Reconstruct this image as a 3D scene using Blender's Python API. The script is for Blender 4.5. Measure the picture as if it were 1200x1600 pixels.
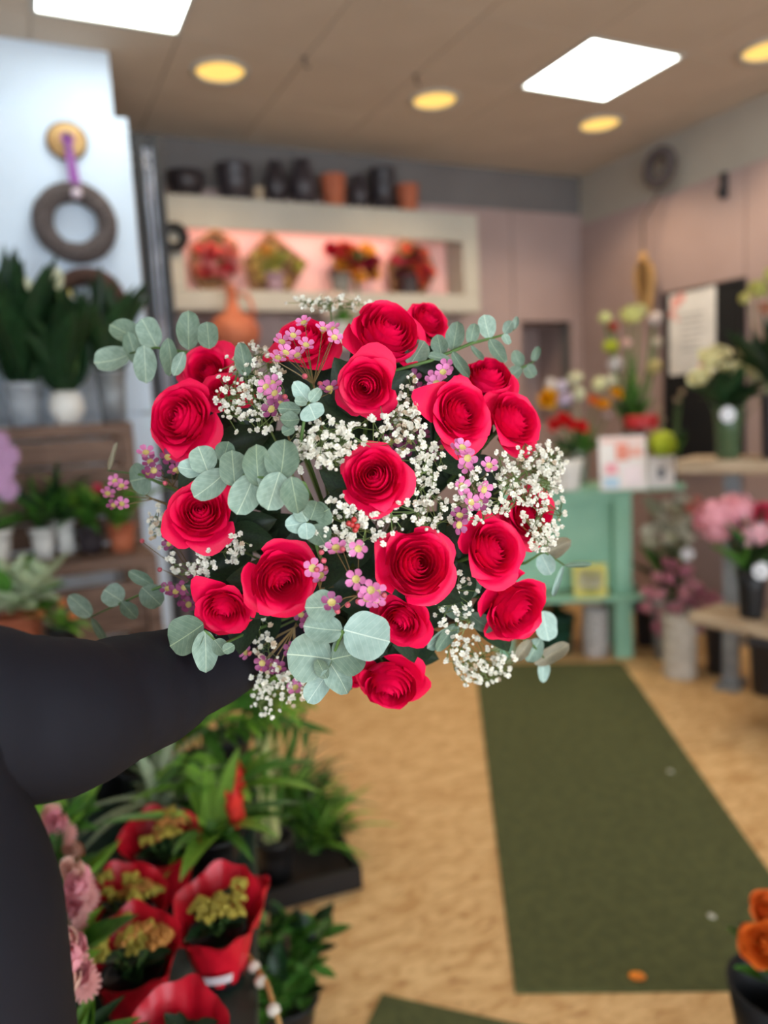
import bpy, math, random
from mathutils import Vector, Matrix, Euler, noise
for o in list(bpy.data.objects): bpy.data.objects.remove(o)
SC = bpy.context.scene
COL = SC.collection
PI = math.pi
def R(a): return math.radians(a)

# ------------------------------------------------------------------ camera
CAM_Z, PITCH, ROLL, FPX = 1.5, 7.45, -3.0, 1202.0
cam_d = bpy.data.cameras.new('camera'); cam = bpy.data.objects.new('camera', cam_d); COL.objects.link(cam)
cam_d.sensor_fit = 'VERTICAL'; cam_d.sensor_height = 34.6; cam_d.lens = 34.6*FPX/1600
CM = Matrix.Translation((0, 0, CAM_Z)) @ Matrix.Rotation(R(90-PITCH), 4, 'X') @ Matrix.Rotation(R(ROLL), 4, 'Z')
cam.matrix_world = CM
cam_d.clip_start = .02
cam_d.dof.use_dof = True; cam_d.dof.focus_distance = .69; cam_d.dof.aperture_fstop = 2.3
SC.camera = cam
SC.view_settings.view_transform = 'Standard'; SC.view_settings.look = 'None'
SC.view_settings.gamma = 1; SC.view_settings.use_curve_mapping = False
SC.view_settings.exposure = 0.45

# ------------------------------------------------------------------ daylight through the shop front
W = bpy.data.worlds.new('sky'); SC.world = W; W.use_nodes = True
W.node_tree.nodes['Background'].inputs[0].default_value = (.80, .90, 1.0, 1)
W.node_tree.nodes['Background'].inputs[1].default_value = 4.6

# ------------------------------------------------------------------ layout helpers (real depths, metres)
def ray(px, py):
    d = Vector(((px-600)/FPX, (800-py)/FPX, -1))
    return CM.to_3x3() @ d
def P(px, py, Z): return Vector((0, 0, CAM_Z)) + ray(px, py)*Z          # at depth Z along the lens axis
def G(px, py, z):                                                       # on a level plane of height z
    d = ray(px, py); return Vector((0, 0, CAM_Z)) + d*((z-CAM_Z)/d.z)
RZ = R(25)                                                              # the room is turned 25 degrees
U = Vector((math.cos(RZ), math.sin(RZ), 0)); V = Vector((-math.sin(RZ), math.cos(RZ), 0))
def plane_hit(px, py, n, c):
    d = ray(px, py); o = Vector((0, 0, CAM_Z)); return o + d*((c-o.dot(n))/d.dot(n))
VB = P(500, 395, 4.72).dot(V)                                           # back wall: v = VB
def Bk(px, py, off=0): return plane_hit(px, py, V, VB-off)
UR = Bk(905, 280).dot(U)                                                # right wall: u = UR
def Rw(px, py, off=0): return plane_hit(px, py, U, UR-off)
VP_ = P(168, 60, 3.25).dot(V)                                           # face of the white pillar
def Lw(px, py, off=0): return plane_hit(px, py, V, VP_-off)
UP = Lw(200, 200).dot(U)
HC = 3.08
def uv(u, v, z=0): return U*u + V*v + Vector((0, 0, z))

# ------------------------------------------------------------------ mesh helpers
class MB:
    def __init__(s): s.v = []; s.f = []; s.uv = None
    def add(s, vs, fs):
        n = len(s.v); s.v += [tuple(v) for v in vs]; s.f += [tuple(i+n for i in f) for f in fs]; return s
    def box(s, x0, x1, y0, y1, z0, z1, M=None):
        vs = [Vector((x, y, z)) for x in (x0, x1) for y in (y0, y1) for z in (z0, z1)]
        if M is not None: vs = [M @ v for v in vs]
        return s.add(vs, [(0, 1, 3, 2), (4, 6, 7, 5), (0, 4, 5, 1), (2, 3, 7, 6), (0, 2, 6, 4), (1, 5, 7, 3)])
    def lathe(s, prof, n=24, M=None, wob=None):
        vs = []; fs = []
        for i, (r, z) in enumerate(prof):
            for k in range(n):
                a = 2*PI*k/n; rr = r; zz = z
                if wob: rr, zz = wob(r, z, a, i)
                v = Vector((rr*math.cos(a), rr*math.sin(a), zz)); vs.append(M @ v if M is not None else v)
        for i in range(len(prof)-1):
            for k in range(n):
                fs.append((i*n+k, i*n+(k+1) % n, (i+1)*n+(k+1) % n, (i+1)*n+k))
        if prof[0][0] > 1e-4 and not wob: pass
        return s.add(vs, fs)
    def tube(s, pts, rad, n=6, cap=True):
        pts = [Vector(p) for p in pts]; m = len(pts)
        if not hasattr(rad, '__len__'): rad = [rad]*m
        vs = []; fs = []; ref = None
        for i, p in enumerate(pts):
            t = (pts[min(i+1, m-1)]-pts[max(i-1, 0)])
            t = t.normalized() if t.length > 1e-9 else Vector((0, 0, 1))
            if ref is None: ref = t.orthogonal().normalized()
            ref = (ref - t*ref.dot(t)); ref = ref.normalized() if ref.length > 1e-6 else t.orthogonal().normalized()
            b = t.cross(ref)
            for k in range(n):
                a = 2*PI*k/n; vs.append(p + (ref*math.cos(a)+b*math.sin(a))*rad[i])
        for i in range(m-1):
            for k in range(n): fs.append((i*n+k, i*n+(k+1) % n, (i+1)*n+(k+1) % n, (i+1)*n+k))
        if cap: fs.append(tuple(range(n-1, -1, -1))); fs.append(tuple((m-1)*n+k for k in range(n)))
        return s.add(vs, fs)
    def torus(s, Rr, r, n=40, m=10, M=None, wob=None):
        vs = []; fs = []
        for i in range(n):
            a = 2*PI*i/n
            for j in range(m):
                b = 2*PI*j/m; q = r*(wob(a, b) if wob else 1)
                v = Vector(((Rr+q*math.cos(b))*math.cos(a), (Rr+q*math.cos(b))*math.sin(a), q*math.sin(b)))
                vs.append(M @ v if M is not None else v)
        for i in range(n):
            for j in range(m):
                fs.append((i*m+j, ((i+1) % n)*m+j, ((i+1) % n)*m+(j+1) % m, i*m+(j+1) % m))
        return s.add(vs, fs)
    def ball(s, c, r, n=8, m=6, sz=1, wob=0):
        vs = []; fs = []; c = Vector(c)
        for i in range(m+1):
            th = PI*i/m
            for k in range(n):
                a = 2*PI*k/n; q = r*(1+wob*random.uniform(-1, 1))
                vs.append(c + Vector((q*math.sin(th)*math.cos(a), q*math.sin(th)*math.sin(a), q*sz*math.cos(th))))
        for i in range(m):
            for k in range(n): fs.append((i*n+k, (i+1)*n+k, (i+1)*n+(k+1) % n, i*n+(k+1) % n))
        return s.add(vs, fs)
    def mesh(s, name, mat, smooth=True):
        me = bpy.data.meshes.new(name); me.from_pydata(s.v, [], s.f); me.validate()
        if mat: me.materials.append(mat)
        if smooth: me.polygons.foreach_set('use_smooth', [True]*len(me.polygons))
        me.update(); return me
    def build(s, name, mat, parent=None, smooth=False, M=None):
        return O(name, s.mesh(name, mat, smooth), parent, M)
def O(name, me, parent=None, M=None):
    o = bpy.data.objects.new(name, me); COL.objects.link(o)
    if parent is not None: o.parent = parent
    if M is not None: o.matrix_basis = M
    return o
def tag(o, label, cat, group=None):
    o['label'] = label; o['category'] = cat
    if group: o['group'] = group
    return o
def thing(name, label, cat, loc=(0, 0, 0), rz=0, group=None, M=None):
    o = bpy.data.objects.new(name, None); COL.objects.link(o); o.empty_display_size = .05
    o.matrix_basis = M if M is not None else Matrix.Translation(loc) @ Matrix.Rotation(rz, 4, 'Z')
    return tag(o, label, cat, group)
def struct(o): o['kind'] = 'structure'; return o
def bevel(o, w=.005, seg=2):
    m = o.modifiers.new('bevel', 'BEVEL'); m.width = w; m.segments = seg; m.limit_method = 'ANGLE'; return o
def frame_z(z, up=Vector((0, 0, 1)), loc=(0, 0, 0), s=1):
    z = Vector(z).normalized(); x = Vector(up).cross(z)
    if x.length < 1e-4: x = z.orthogonal()
    x.normalize(); y = z.cross(x)
    M = Matrix((x, y, z)).transposed().to_4x4(); M.translation = loc
    return M @ Matrix.Scale(s, 4)
def leaf_M(B, T, w, nrm):                                               # unit leaf: base 0, tip +Y, width 1 in X, faces +Z
    B, T = Vector(B), Vector(T); y = T-B; L = y.length; y.normalize()
    z = Vector(nrm); z = z-y*z.dot(y); z = z.normalized() if z.length > 1e-5 else y.orthogonal().normalized()
    x = y.cross(z)
    M = Matrix((x*w, y*L, z*L)).transposed().to_4x4(); M.translation = B; return M

# ------------------------------------------------------------------ materials
MATS = {}
def mat(name, c, rough=.6, c2=None, scale=8, var=0, bump=0, bscale=60, spec=.4, trans=0, detail=4, coord='Object', stretch=None, metal=0, emit=None, sub=0):
    if name in MATS: return MATS[name]
    m = bpy.data.materials.new(name); m.use_nodes = True; nt = m.node_tree; N = nt.nodes; L = nt.links
    b = N['Principled BSDF']; b.inputs['Roughness'].default_value = rough; b.inputs['Specular IOR Level'].default_value = spec
    b.inputs['Metallic'].default_value = metal
    tc = N.new('ShaderNodeTexCoord'); vec = tc.outputs[coord]
    if stretch:
        mp = N.new('ShaderNodeMapping'); mp.inputs['Scale'].default_value = stretch; L.new(vec, mp.inputs[0]); vec = mp.outputs[0]
    nz = N.new('ShaderNodeTexNoise'); nz.inputs['Scale'].default_value = scale; nz.inputs['Detail'].default_value = detail; L.new(vec, nz.inputs['Vector'])
    rp = N.new('ShaderNodeValToRGB'); rp.color_ramp.elements[0].position = .35; rp.color_ramp.elements[1].position = .65
    c2 = c2 or tuple(x*.85 for x in c)
    rp.color_ramp.elements[0].color = (*c2, 1); rp.color_ramp.elements[1].color = (*c, 1); L.new(nz.outputs[0], rp.inputs[0])
    out = rp.outputs[0]
    if var:
        oi = N.new('ShaderNodeObjectInfo'); mr = N.new('ShaderNodeMapRange'); mr.inputs[3].default_value = 1-var; mr.inputs[4].default_value = 1+var
        L.new(oi.outputs['Random'], mr.inputs[0]); hs = N.new('ShaderNodeHueSaturation'); L.new(mr.outputs[0], hs.inputs['Value']); L.new(out, hs.inputs['Color']); out = hs.outputs[0]
    L.new(out, b.inputs['Base Color'])
    if bump:
        n2 = N.new('ShaderNodeTexNoise'); n2.inputs['Scale'].default_value = bscale; n2.inputs['Detail'].default_value = 3; L.new(vec, n2.inputs['Vector'])
        bp = N.new('ShaderNodeBump'); bp.inputs['Strength'].default_value = bump; bp.inputs['Distance'].default_value = .004; L.new(n2.outputs[0], bp.inputs['Height']); L.new(bp.outputs[0], b.inputs['Normal'])
    if emit:
        b.inputs['Emission Color'].default_value = (*emit[0], 1); b.inputs['Emission Strength'].default_value = emit[1]
    if trans:
        tr = N.new('ShaderNodeBsdfTranslucent'); L.new(out, tr.inputs[0]); mx = N.new('ShaderNodeMixShader'); mx.inputs[0].default_value = trans
        L.new(b.outputs[0], mx.inputs[1]); L.new(tr.outputs[0], mx.inputs[2]); L.new(mx.outputs[0], N['Material Output'].inputs[0])
    MATS[name] = m; return m
def S(r, g, b):                                                         # sRGB 0-255 to linear
    return tuple((x/255/12.92 if x/255 < .04045 else ((x/255+.055)/1.055)**2.4) for x in (r, g, b))
def glassmat(name, c, rough=.05, alpha=.35):
    if name in MATS: return MATS[name]
    m = bpy.data.materials.new(name); m.use_nodes = True; N = m.node_tree.nodes; L = m.node_tree.links
    b = N['Principled BSDF']; b.inputs['Base Color'].default_value = (*c, 1); b.inputs['Roughness'].default_value = rough
    tr = N.new('ShaderNodeBsdfTransparent'); tr.inputs[0].default_value = (*[min(1, .6+.4*x) for x in c], 1); mx = N.new('ShaderNodeMixShader'); mx.inputs[0].default_value = alpha
    L.new(tr.outputs[0], mx.inputs[1]); L.new(b.outputs[0], mx.inputs[2]); L.new(mx.outputs[0], N['Material Output'].inputs[0])
    MATS[name] = m; return m

M_ceil = mat('ceiling_tile', S(202, 184, 164), .9, S(196, 178, 158), 3, var=.02)
M_greyw = mat('back_wall_grey_paint', S(114, 108, 105), .9, S(108, 102, 99), 3)
M_mauve = mat('mauve_panel', S(166, 142, 136), .6, S(158, 134, 128), 2, var=.02)
M_beige = mat('wall_beige_paint', S(176, 166, 152), .85, S(168, 158, 145), 3)
M_white = mat('white_paint', S(202, 214, 226), .55, S(194, 206, 219), 2.5, bump=.15, bscale=20)
M_cream = mat('cream_laminate', S(178, 170, 156), .6, S(170, 162, 148), 3)
M_black = mat('black_paint', S(22, 21, 23), .5)
M_matg = mat('dark_green_matting', S(88, 92, 54), .95, S(76, 80, 46), 30, bump=.5, bscale=500, detail=8)
M_wood = mat('weathered_wood', S(132, 104, 88), .75, S(88, 66, 55), 6, stretch=(1, 14, 14), bump=.3)
M_plank = mat('pale_plank', S(196, 176, 148), .7, S(160, 136, 108), 6, stretch=(1, 14, 14), bump=.2)
M_mint = mat('mint_paint', S(150, 198, 168), .5, S(134, 184, 154), 5, bump=.1)
M_leafd = mat('leaf_dark', S(36, 66, 34), .4, S(24, 48, 28), 14, var=.35, trans=.15)
M_leafm = mat('leaf_mid', S(86, 138, 52), .4, S(60, 106, 42), 14, var=.35, trans=.2)
M_leafl = mat('leaf_bright', S(140, 188, 72), .4, S(108, 158, 56), 14, var=.3, trans=.25)
M_stem = mat('green_stem', S(92, 122, 62), .6, S(70, 98, 46), 10)

# ------------------------------------------------------------------ setting
def floor_mat():
    m = bpy.data.materials.new('chipboard_pattern_vinyl'); m.use_nodes = True; nt = m.node_tree; N = nt.nodes; L = nt.links; b = N['Principled BSDF']
    b.inputs['Roughness'].default_value = .55; b.inputs['Specular IOR Level'].default_value = .25
    tc = N.new('ShaderNodeTexCoord'); mp = N.new('ShaderNodeMapping'); mp.inputs['Rotation'].default_value = (0, 0, .7); mp.inputs['Scale'].default_value = (1, 2.4, 1); L.new(tc.outputs['Object'], mp.inputs[0])
    def nzr(scale, dist, p0, p1, ca, cb, det=6):
        n = N.new('ShaderNodeTexNoise'); n.inputs['Scale'].default_value = scale; n.inputs['Detail'].default_value = det; n.inputs['Distortion'].default_value = dist; L.new(mp.outputs[0], n.inputs['Vector'])
        r = N.new('ShaderNodeValToRGB'); r.color_ramp.elements[0].position = p0; r.color_ramp.elements[1].position = p1
        r.color_ramp.elements[0].color = (*ca, 1); r.color_ramp.elements[1].color = (*cb, 1); L.new(n.outputs[0], r.inputs[0]); return r.outputs[0]
    a = nzr(9, 1.2, .33, .62, S(196, 152, 98), S(226, 188, 134))
    c = nzr(26, .8, .3, .45, S(168, 122, 76), S(255, 255, 255))
    mx = N.new('ShaderNodeMix'); mx.data_type = 'RGBA'; mx.blend_type = 'MULTIPLY'; mx.inputs[0].default_value = .45
    L.new(a, mx.inputs[6]); L.new(c, mx.inputs[7]); L.new(mx.outputs[2], b.inputs['Base Color']); return m
fm = floor_mat()
u0, u1, v0, v1 = -3.2, UR, -2.6, VB
MU = Matrix.Rotation(RZ, 4, 'Z')
struct(MB().box(u0, u1+.1, v0, v1+.1, -.1, 0).build('floor', fm, M=MU))
ceil = struct(MB().box(u0, u1+.1, v0, v1+.1, HC+.012, HC+.1).build('ceiling', M_ceil, M=MU))
pc = G(936, 112, HC); TS = .56
gu, gv = pc.dot(U)-TS/2, pc.dot(V)-TS/2
pl2 = G(120, -25, HC)                                                   # second lamp, partly above the frame
ku, kv = round((pl2.dot(U)-TS/2-gu)/TS), round((pl2.dot(V)-TS/2-gv)/TS)
tile_me = {}
i0, i1 = math.floor((u0-gu)/TS), math.ceil((u1-gu)/TS)
j0, j1 = math.floor((v0-gv)/TS), math.ceil((v1-gv)/TS)
lamp_cells = [(0, 0), (ku, kv)]
for i in range(i0, i1):
    for j in range(j0, j1):
        if (i, j) in lamp_cells: continue
        a0, a1 = max(gu+i*TS, u0)+.003, min(gu+(i+1)*TS, u1)-.003
        b0, b1 = max(gv+j*TS, v0)+.003, min(gv+(j+1)*TS, v1)-.003
        if a1-a0 < .02 or b1-b0 < .02: continue
        k = (round(a1-a0, 3), round(b1-b0, 3))
        if k not in tile_me: tile_me[k] = MB().box(0, a1-a0, 0, b1-b0, 0, .014).mesh('ceiling_tile', M_ceil, False)
        O('ceiling_tile', tile_me[k], ceil, Matrix.Translation((a0, b0, HC)))
holeL, holeR = Bk(812, 560).dot(U), Bk(890, 560).dot(U); holeT, holeB = Bk(860, 503).z, Bk(860, 660).z   # open recess in the wall
wb = struct(MB().box(u0, holeL, VB, VB+.1, 0, HC+.1).box(holeR, u1+.1, VB, VB+.1, 0, HC+.1).box(holeL, holeR, VB, VB+.1, holeT, HC+.1).box(holeL, holeR, VB, VB+.1, 0, holeB).build('wall_back', M_greyw, M=MU))
RD = .38
for (a, b, c, d, e, f) in ((holeL, holeR, VB+RD, VB+RD+.02, holeB, holeT), (holeL-.02, holeL, VB+.1, VB+RD+.02, holeB-.02, holeT+.02), (holeR, holeR+.02, VB+.1, VB+RD+.02, holeB-.02, holeT+.02), (holeL, holeR, VB+.1, VB+RD+.02, holeT, holeT+.02), (holeL, holeR, VB+.1, VB+RD+.02, holeB-.02, holeB)):
    MB().box(a, b, c, d, e, f).build('recess_panel', M_mauve, wb)
wr = struct(MB().box(UR, UR+.1, v0, VB+.1, 0, HC+.1).build('wall_right', M_beige, M=MU))
struct(MB().box(u0-.1, u0, v0, VB+.1, 0, HC+.1).build('wall_left', M_white, M=MU))
struct(MB().box(u0, u1, v0-.1, v0, 0, .35).box(u0, u1, v0-.1, v0, 2.75, HC+.1).build('wall_front', M_beige, M=MU))
wf = struct(MB().box(u0, u1, v0-.07, v0-.02, .35, .41).box(u0, u1, v0-.07, v0-.02, 2.69, 2.75).build('window_1', M_white, M=MU))
for k in range(5):
    x = u0+.03+(u1-u0-.06)*k/4
    MB().box(x-.03, x+.03, v0-.07, v0-.02, .41, 2.69).build('mullion', M_white, wf)
# white pillar wall with boards
wp = struct(MB().box(u0, UP-.05, VP_+.03, VP_+.30, 0, HC).build('wall_pillar', M_white, M=MU))
zt = Lw(185, 182).z
bz = [0, .55, 1.05, 1.55, 2.0, zt]
for k in range(5):
    for (a, b) in ((u0+.02, UP-.75), (UP-.742, UP)):
        bevel(MB().box(a, b, VP_, VP_+.032, bz[k]+(.003 if k else 0), bz[k+1]-.003).build('board', M_white, wp), .004)
# mauve panelling
def panel(u_a, u_b, z0, z1, parent, vv=VB, t=.03):
    return bevel(MB().box(u_a, u_b, vv-t, vv, z0, z1).build('wall_panel', M_mauve, parent), .004)
ztop = Bk(780, 329).z
uL = UP-.05
us = [uL, uL+1.0, uL+2.0, holeL-.06]
for k in range(3): panel(us[k]+.003, us[k+1]-.003, .08, ztop, wb)
panel(us[3]+.003, holeR+.05, holeT, ztop, wb); panel(us[3]+.003, holeR+.05, .08, holeB, wb)
panel(us[3]+.003, holeL, holeB+.002, holeT-.002, wb); panel(holeR, holeR+.05, holeB+.002, holeT-.002, wb)
panel(holeR+.056, UR-.002, .08, ztop, wb)
struct(MB().box(uL, UR, VB-.04, VB, 0, .08).build('baseboard_back', M_black, M=MU))
ztr = Rw(1100, 285).z
vs_ = sorted([VB-.032, Rw(1022, 350).dot(V), Rw(1170, 350).dot(V), Rw(1170, 350).dot(V)-.9, Rw(1170, 350).dot(V)-1.8])
for k in range(4): bevel(MB().box(UR-.03, UR, vs_[k]+.004, vs_[k+1]-.004, .08, ztr).build('wall_panel', M_mauve, wr), .004)

# ------------------------------------------------------------------ ceiling lamps
M_panel = mat('lit_diffuser', (1, 1, 1), .5, emit=((.93, 1, .97), 7))
M_frame = mat('lamp_frame', S(190, 186, 176), .4)
M_warm = mat('lit_warm_glass', (.25, .16, .06), .5, emit=((1, .62, .15), .95))
for n, ((i, j), lab) in enumerate(zip(lamp_cells, ('square white ceiling light panel beside the small round downlights', 'square white ceiling light panel above the white pillar wall'))):
    t = thing('ceiling_light_panel', lab, 'ceiling light', uv(gu+(i+.5)*TS, gv+(j+.5)*TS, HC), RZ)
    h = TS/2
    m = MB()
    for s in (-1, 1):
        m.box(s*h-(.02 if s > 0 else 0), s*h+(.02 if s < 0 else 0), -h, h, -.006, .014); m.box(-h+.02, h-.02, s*h-(.02 if s > 0 else 0), s*h+(.02 if s < 0 else 0), -.006, .014)
    m.build('frame', M_frame, t)
    MB().box(-h+.02, h-.02, -h+.02, h-.02, 0, .013).build('diffuser', M_panel, t)
dl = [(344, 111, 'round warm downlight beside the white pillar wall'), (679, 156, 'round warm downlight above the picture niche end'), (937, 193, 'round warm downlight just behind the square light panel'), (1200, 78, 'round warm downlight close to the right wall')]
for (x, y, lab) in dl:
    c = G(x, y, HC)
    t = thing('downlight', lab, 'ceiling light', c, 0, 'warm ceiling downlights')
    MB().lathe([(.135, .0), (.133, -.008), (.112, -.010), (.108, .004)], 36).build('trim_ring', M_frame, t, True)
    ld = bpy.data.lights.new('downlight_lamp', 'SPOT'); ld.energy = 30; ld.color = (1, .76, .5); ld.spot_size = R(130); ld.spot_blend = .6; ld.shadow_soft_size = .09
    lo_ = bpy.data.objects.new('lamp', ld); COL.objects.link(lo_); lo_.parent = t; lo_.location = (0, 0, -.03)
    MB().lathe([(0, -.001), (.06, -.002), (.108, -.001), (.108, .004)], 36).build('lens', M_warm, t, True)
# ------------------------------------------------------------------ the bouquet
random.seed(7)
VIEW = ray(540, 800).normalized()
CR = CM.to_3x3() @ Vector((1, 0, 0)); CU = CM.to_3x3() @ Vector((0, 1, 0)); CB = CM.to_3x3() @ Vector((0, 0, 1))
HAND = P(545, 915, .985)                                                # where the stems are gathered
def D(px, py):
    r = math.hypot(px-545, py-785)/330; return .665 + .115*min(r, 1.35)**2
def Q(px, py, dz=0): return P(px, py, D(px, py)+dz)

M_rose = mat('rose_petal', S(238, 8, 78), .42, S(232, 4, 68), 30, var=.06, trans=.07, spec=.3, bump=.2, bscale=120)
M_sepal = mat('rose_green', S(88, 116, 60), .6, S(66, 92, 44), 20, var=.15)
M_rleaf = mat('rose_leaf', S(44, 62, 38), .45, S(30, 46, 30), 20, var=.3, trans=.1)
def rose_petals(seed, n=24, na=10, nt=9, opn=1.0):
    """petals wound on one spiral: the radius grows along the winding, so neighbours never cross"""
    rnd = random.Random(seed); res = []; sd = seed*7.3; guard = 3 if n > 20 else 0
    for i in range(n+guard):
        phi = i*2.399+seed; Wd = 1.50-.50*i/(n-1); k0 = min(1, i/(n-1)); gd = i >= n
        if gd: Wd = rnd.uniform(.75, 1.0)
        point = rnd.uniform(.0, .16)*k0*k0; drop = .03+.15*k0+rnd.uniform(0, .06)*k0; point *= (.4 if gd else 1); skew = rnd.uniform(-.25, .25)
        vs = []; fs = []
        for a in range(nt+1):
            t = a/nt
            for b in range(na+1):
                s = b/na*2-1; wsh = min(1, .40+1.0*t**.7)
                ang = phi+s*Wd*wsh; k = min(1.14, max(0, (i+.5*s*Wd*wsh/2.399)/(n-1)))
                nz = noise.noise(Vector((math.cos(ang)*1.3+sd, math.sin(ang)*1.3, k*2.5))); nz2 = noise.noise(Vector((math.cos(ang)*2.6, math.sin(ang)*2.6+sd, k*4)))
                Rt = (.03+.88*k**1.15)*(1+(opn-1)*min(1, k*2)); Rm = .10+.72*k; zt_ = .94+.16*math.sin(PI*min(1, k))-.20*k*k+.10*nz*k
                te = t*(1-drop*abs(s+skew*(1-s*s))**3+point*max(0, 1-abs(s)*2.2))
                rho = (1-te)**2*.08+2*te*(1-te)*(Rm*1.30+.04)+te*te*Rt; z = 2*te*(1-te)*.30+te*te*zt_
                curl = max(0, k-.25)*(.42+.5*nz); c = max(0, te-.70)/.30
                rho += curl*c*c*.72; z -= curl*c*c*.50
                if gd: z -= .30*te; rho *= 1+.10*te*te; z += .10*s*s*te
                rho *= 1+.05*nz2*k*te; z += .05*nz2*k*te
                vs.append((rho*math.cos(ang), rho*math.sin(ang), z))
        for a in range(nt):
            for b in range(na): q = a*(na+1)+b; fs.append((q, q+1, q+na+2, q+na+1))
        res.append((vs, fs))
    return res
def petal_mesh(pp, na=10, nt=9):
    me = MB().add(*pp).mesh('petal', M_rose); ul = me.uv_layers.new(name='uv')
    for lp in me.loops: q = lp.vertex_index; ul.data[lp.index].uv = ((q % (na+1))/na, (q//(na+1))/nt)
    return me
ROSEV = [[petal_mesh(pp) for pp in rose_petals(sd, 25, opn=op)] for sd, op in ((1, 1.0), (2, .92), (3, 1.0), (4, .86), (5, .96))]
ROSER = [sorted(max(math.hypot(v.co.x, v.co.y) for v in me.vertices) for me in ms)[-6] for ms in ROSEV]
def sepal_mesh():
    m = MB().lathe([(.05, -.22), (.13, -.14), (.16, -.03), (.20, .08), (.17, .10)], 12)
    for k in range(5):
        a = k*2*PI/5; ca, sa = math.cos(a), math.sin(a); vs = []
        for t in (0, .35, .7, 1):
            w = .13*(1-t)**.8; rr = .18+.42*t; zz = .03+.10*t-.25*t*t
            vs += [(rr*ca-w*sa, rr*sa+w*ca, zz), (rr*ca+w*sa, rr*sa-w*ca, zz)]
        m.add(vs, [(0, 1, 3, 2), (2, 3, 5, 4), (4, 5, 7, 6)])
    return m.mesh('calyx', M_sepal)
CALYX = sepal_mesh()
def leaf_mesh(name, mt, shape='ovate', cup=.1, fold=.12, bend=.0, n=12, irr=0, seed=0):
    xs = (-1, -.5, 0, .5, 1); vs = []; fs = []; uvs = []
    for i in range(n+1):
        t = i/n
        if shape == 'round': w = math.sqrt(max(0, 1-(2*t-1)**2)); w = max(w, .10 if t < .5 else 0)
        elif shape == 'ovate': w = math.sin(PI*t**.8)**.85 if 0 < t < 1 else 0
        elif shape == 'lance': w = (math.sin(PI*t**.62))**.9 if 0 < t < 1 else 0; w = max(w, .06 if t < .9 else 0)
        else: w = (1-t**3)*(.55+.45*min(1, t*4))                        # strap
        for x in xs:
            wv = 1+irr*math.sin(5*t+seed+2*(x > 0))+irr*.7*math.sin(11*t+2*seed+(x > 0)); zi = irr*.9*math.sin(6*t+seed+1.5*x)*abs(x)
            vs.append((x*w*wv*.5, t-bend*.35*t*t, zi+ fold*.5*abs(x)*w+cup*.35*(x*x*w*w)+cup*.5*(2*t-1)**2-cup*.5-bend*t*t*.9)); uvs.append((x*w*.5+.5, t))
    for i in range(n):
        for b in range(4): q = i*5+b; fs.append((q, q+1, q+6, q+5))
    me = bpy.data.meshes.new(name); me.from_pydata(vs, [], fs)
    ul = me.uv_layers.new(name='uv')
    for lp in me.loops: ul.data[lp.index].uv = uvs[lp.vertex_index]
    me.materials.append(mt); me.polygons.foreach_set('use_smooth', [True]*len(me.polygons)); me.update(); return me
def veined(name, c, c2, vein, rough=.55, var=.12, trans=.08):
    m = bpy.data.materials.new(name); m.use_nodes = True; nt = m.node_tree; N = nt.nodes; L = nt.links; b = N['Principled BSDF']; b.inputs['Roughness'].default_value = rough; b.inputs['Specular IOR Level'].default_value = .35
    tc = N.new('ShaderNodeTexCoord'); sp = N.new('ShaderNodeSeparateXYZ'); L.new(tc.outputs['UV'], sp.inputs[0])
    def mth(op, a, bb=None, c_=None):
        q = N.new('ShaderNodeMath'); q.operation = op
        for ix, val in enumerate((a, bb, c_)):
            if val is None: continue
            if hasattr(val, 'default_value'): L.new(val, q.inputs[ix])
            else: q.inputs[ix].default_value = val
        return q.outputs[0]
    ax = mth('ABSOLUTE', mth('SUBTRACT', sp.outputs[0], .5))
    mid = mth('LESS_THAN', ax, .012)
    sv = mth('FRACT', mth('MULTIPLY', mth('SUBTRACT', sp.outputs[1], mth('MULTIPLY', ax, .7)), 7.0))
    sv = mth('MULTIPLY', mth('LESS_THAN', sv, .07), .35)
    vmask = mth('MAXIMUM', mid, sv)
    nz = N.new('ShaderNodeTexNoise'); nz.inputs['Scale'].default_value = 4; nz.inputs['Detail'].default_value = 6; L.new(tc.outputs['Object'], nz.inputs['Vector'])
    rp = N.new('ShaderNodeValToRGB'); rp.color_ramp.elements[0].position = .3; rp.color_ramp.elements[1].position = .7; rp.color_ramp.elements[0].color = (*c2, 1); rp.color_ramp.elements[1].color = (*c, 1); L.new(nz.outputs[0], rp.inputs[0])
    mx = N.new('ShaderNodeMix'); mx.data_type = 'RGBA'; L.new(vmask, mx.inputs[0]); L.new(rp.outputs[0], mx.inputs[6]); mx.inputs[7].default_value = (*vein, 1)
    oi = N.new('ShaderNodeObjectInfo'); mr = N.new('ShaderNodeMapRange'); mr.inputs[3].default_value = 1-var; mr.inputs[4].default_value = 1+var; L.new(oi.outputs['Random'], mr.inputs[0])
    hs = N.new('ShaderNodeHueSaturation'); L.new(mr.outputs[0], hs.inputs['Value']); L.new(mx.outputs[2], hs.inputs['Color']); L.new(hs.outputs[0], b.inputs['Base Color'])
    return m
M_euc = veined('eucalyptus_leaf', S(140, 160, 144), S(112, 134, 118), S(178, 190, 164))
M_eucd = veined('eucalyptus_leaf_underside', S(108, 126, 106), S(84, 104, 86), S(142, 156, 124))  # greener tone of the mature leaves, the same on both faces
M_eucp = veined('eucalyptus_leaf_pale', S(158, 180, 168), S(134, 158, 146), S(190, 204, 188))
M_eucb = veined('eucalyptus_leaf_brown', S(140, 128, 104), S(116, 110, 90), S(160, 150, 120))
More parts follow.
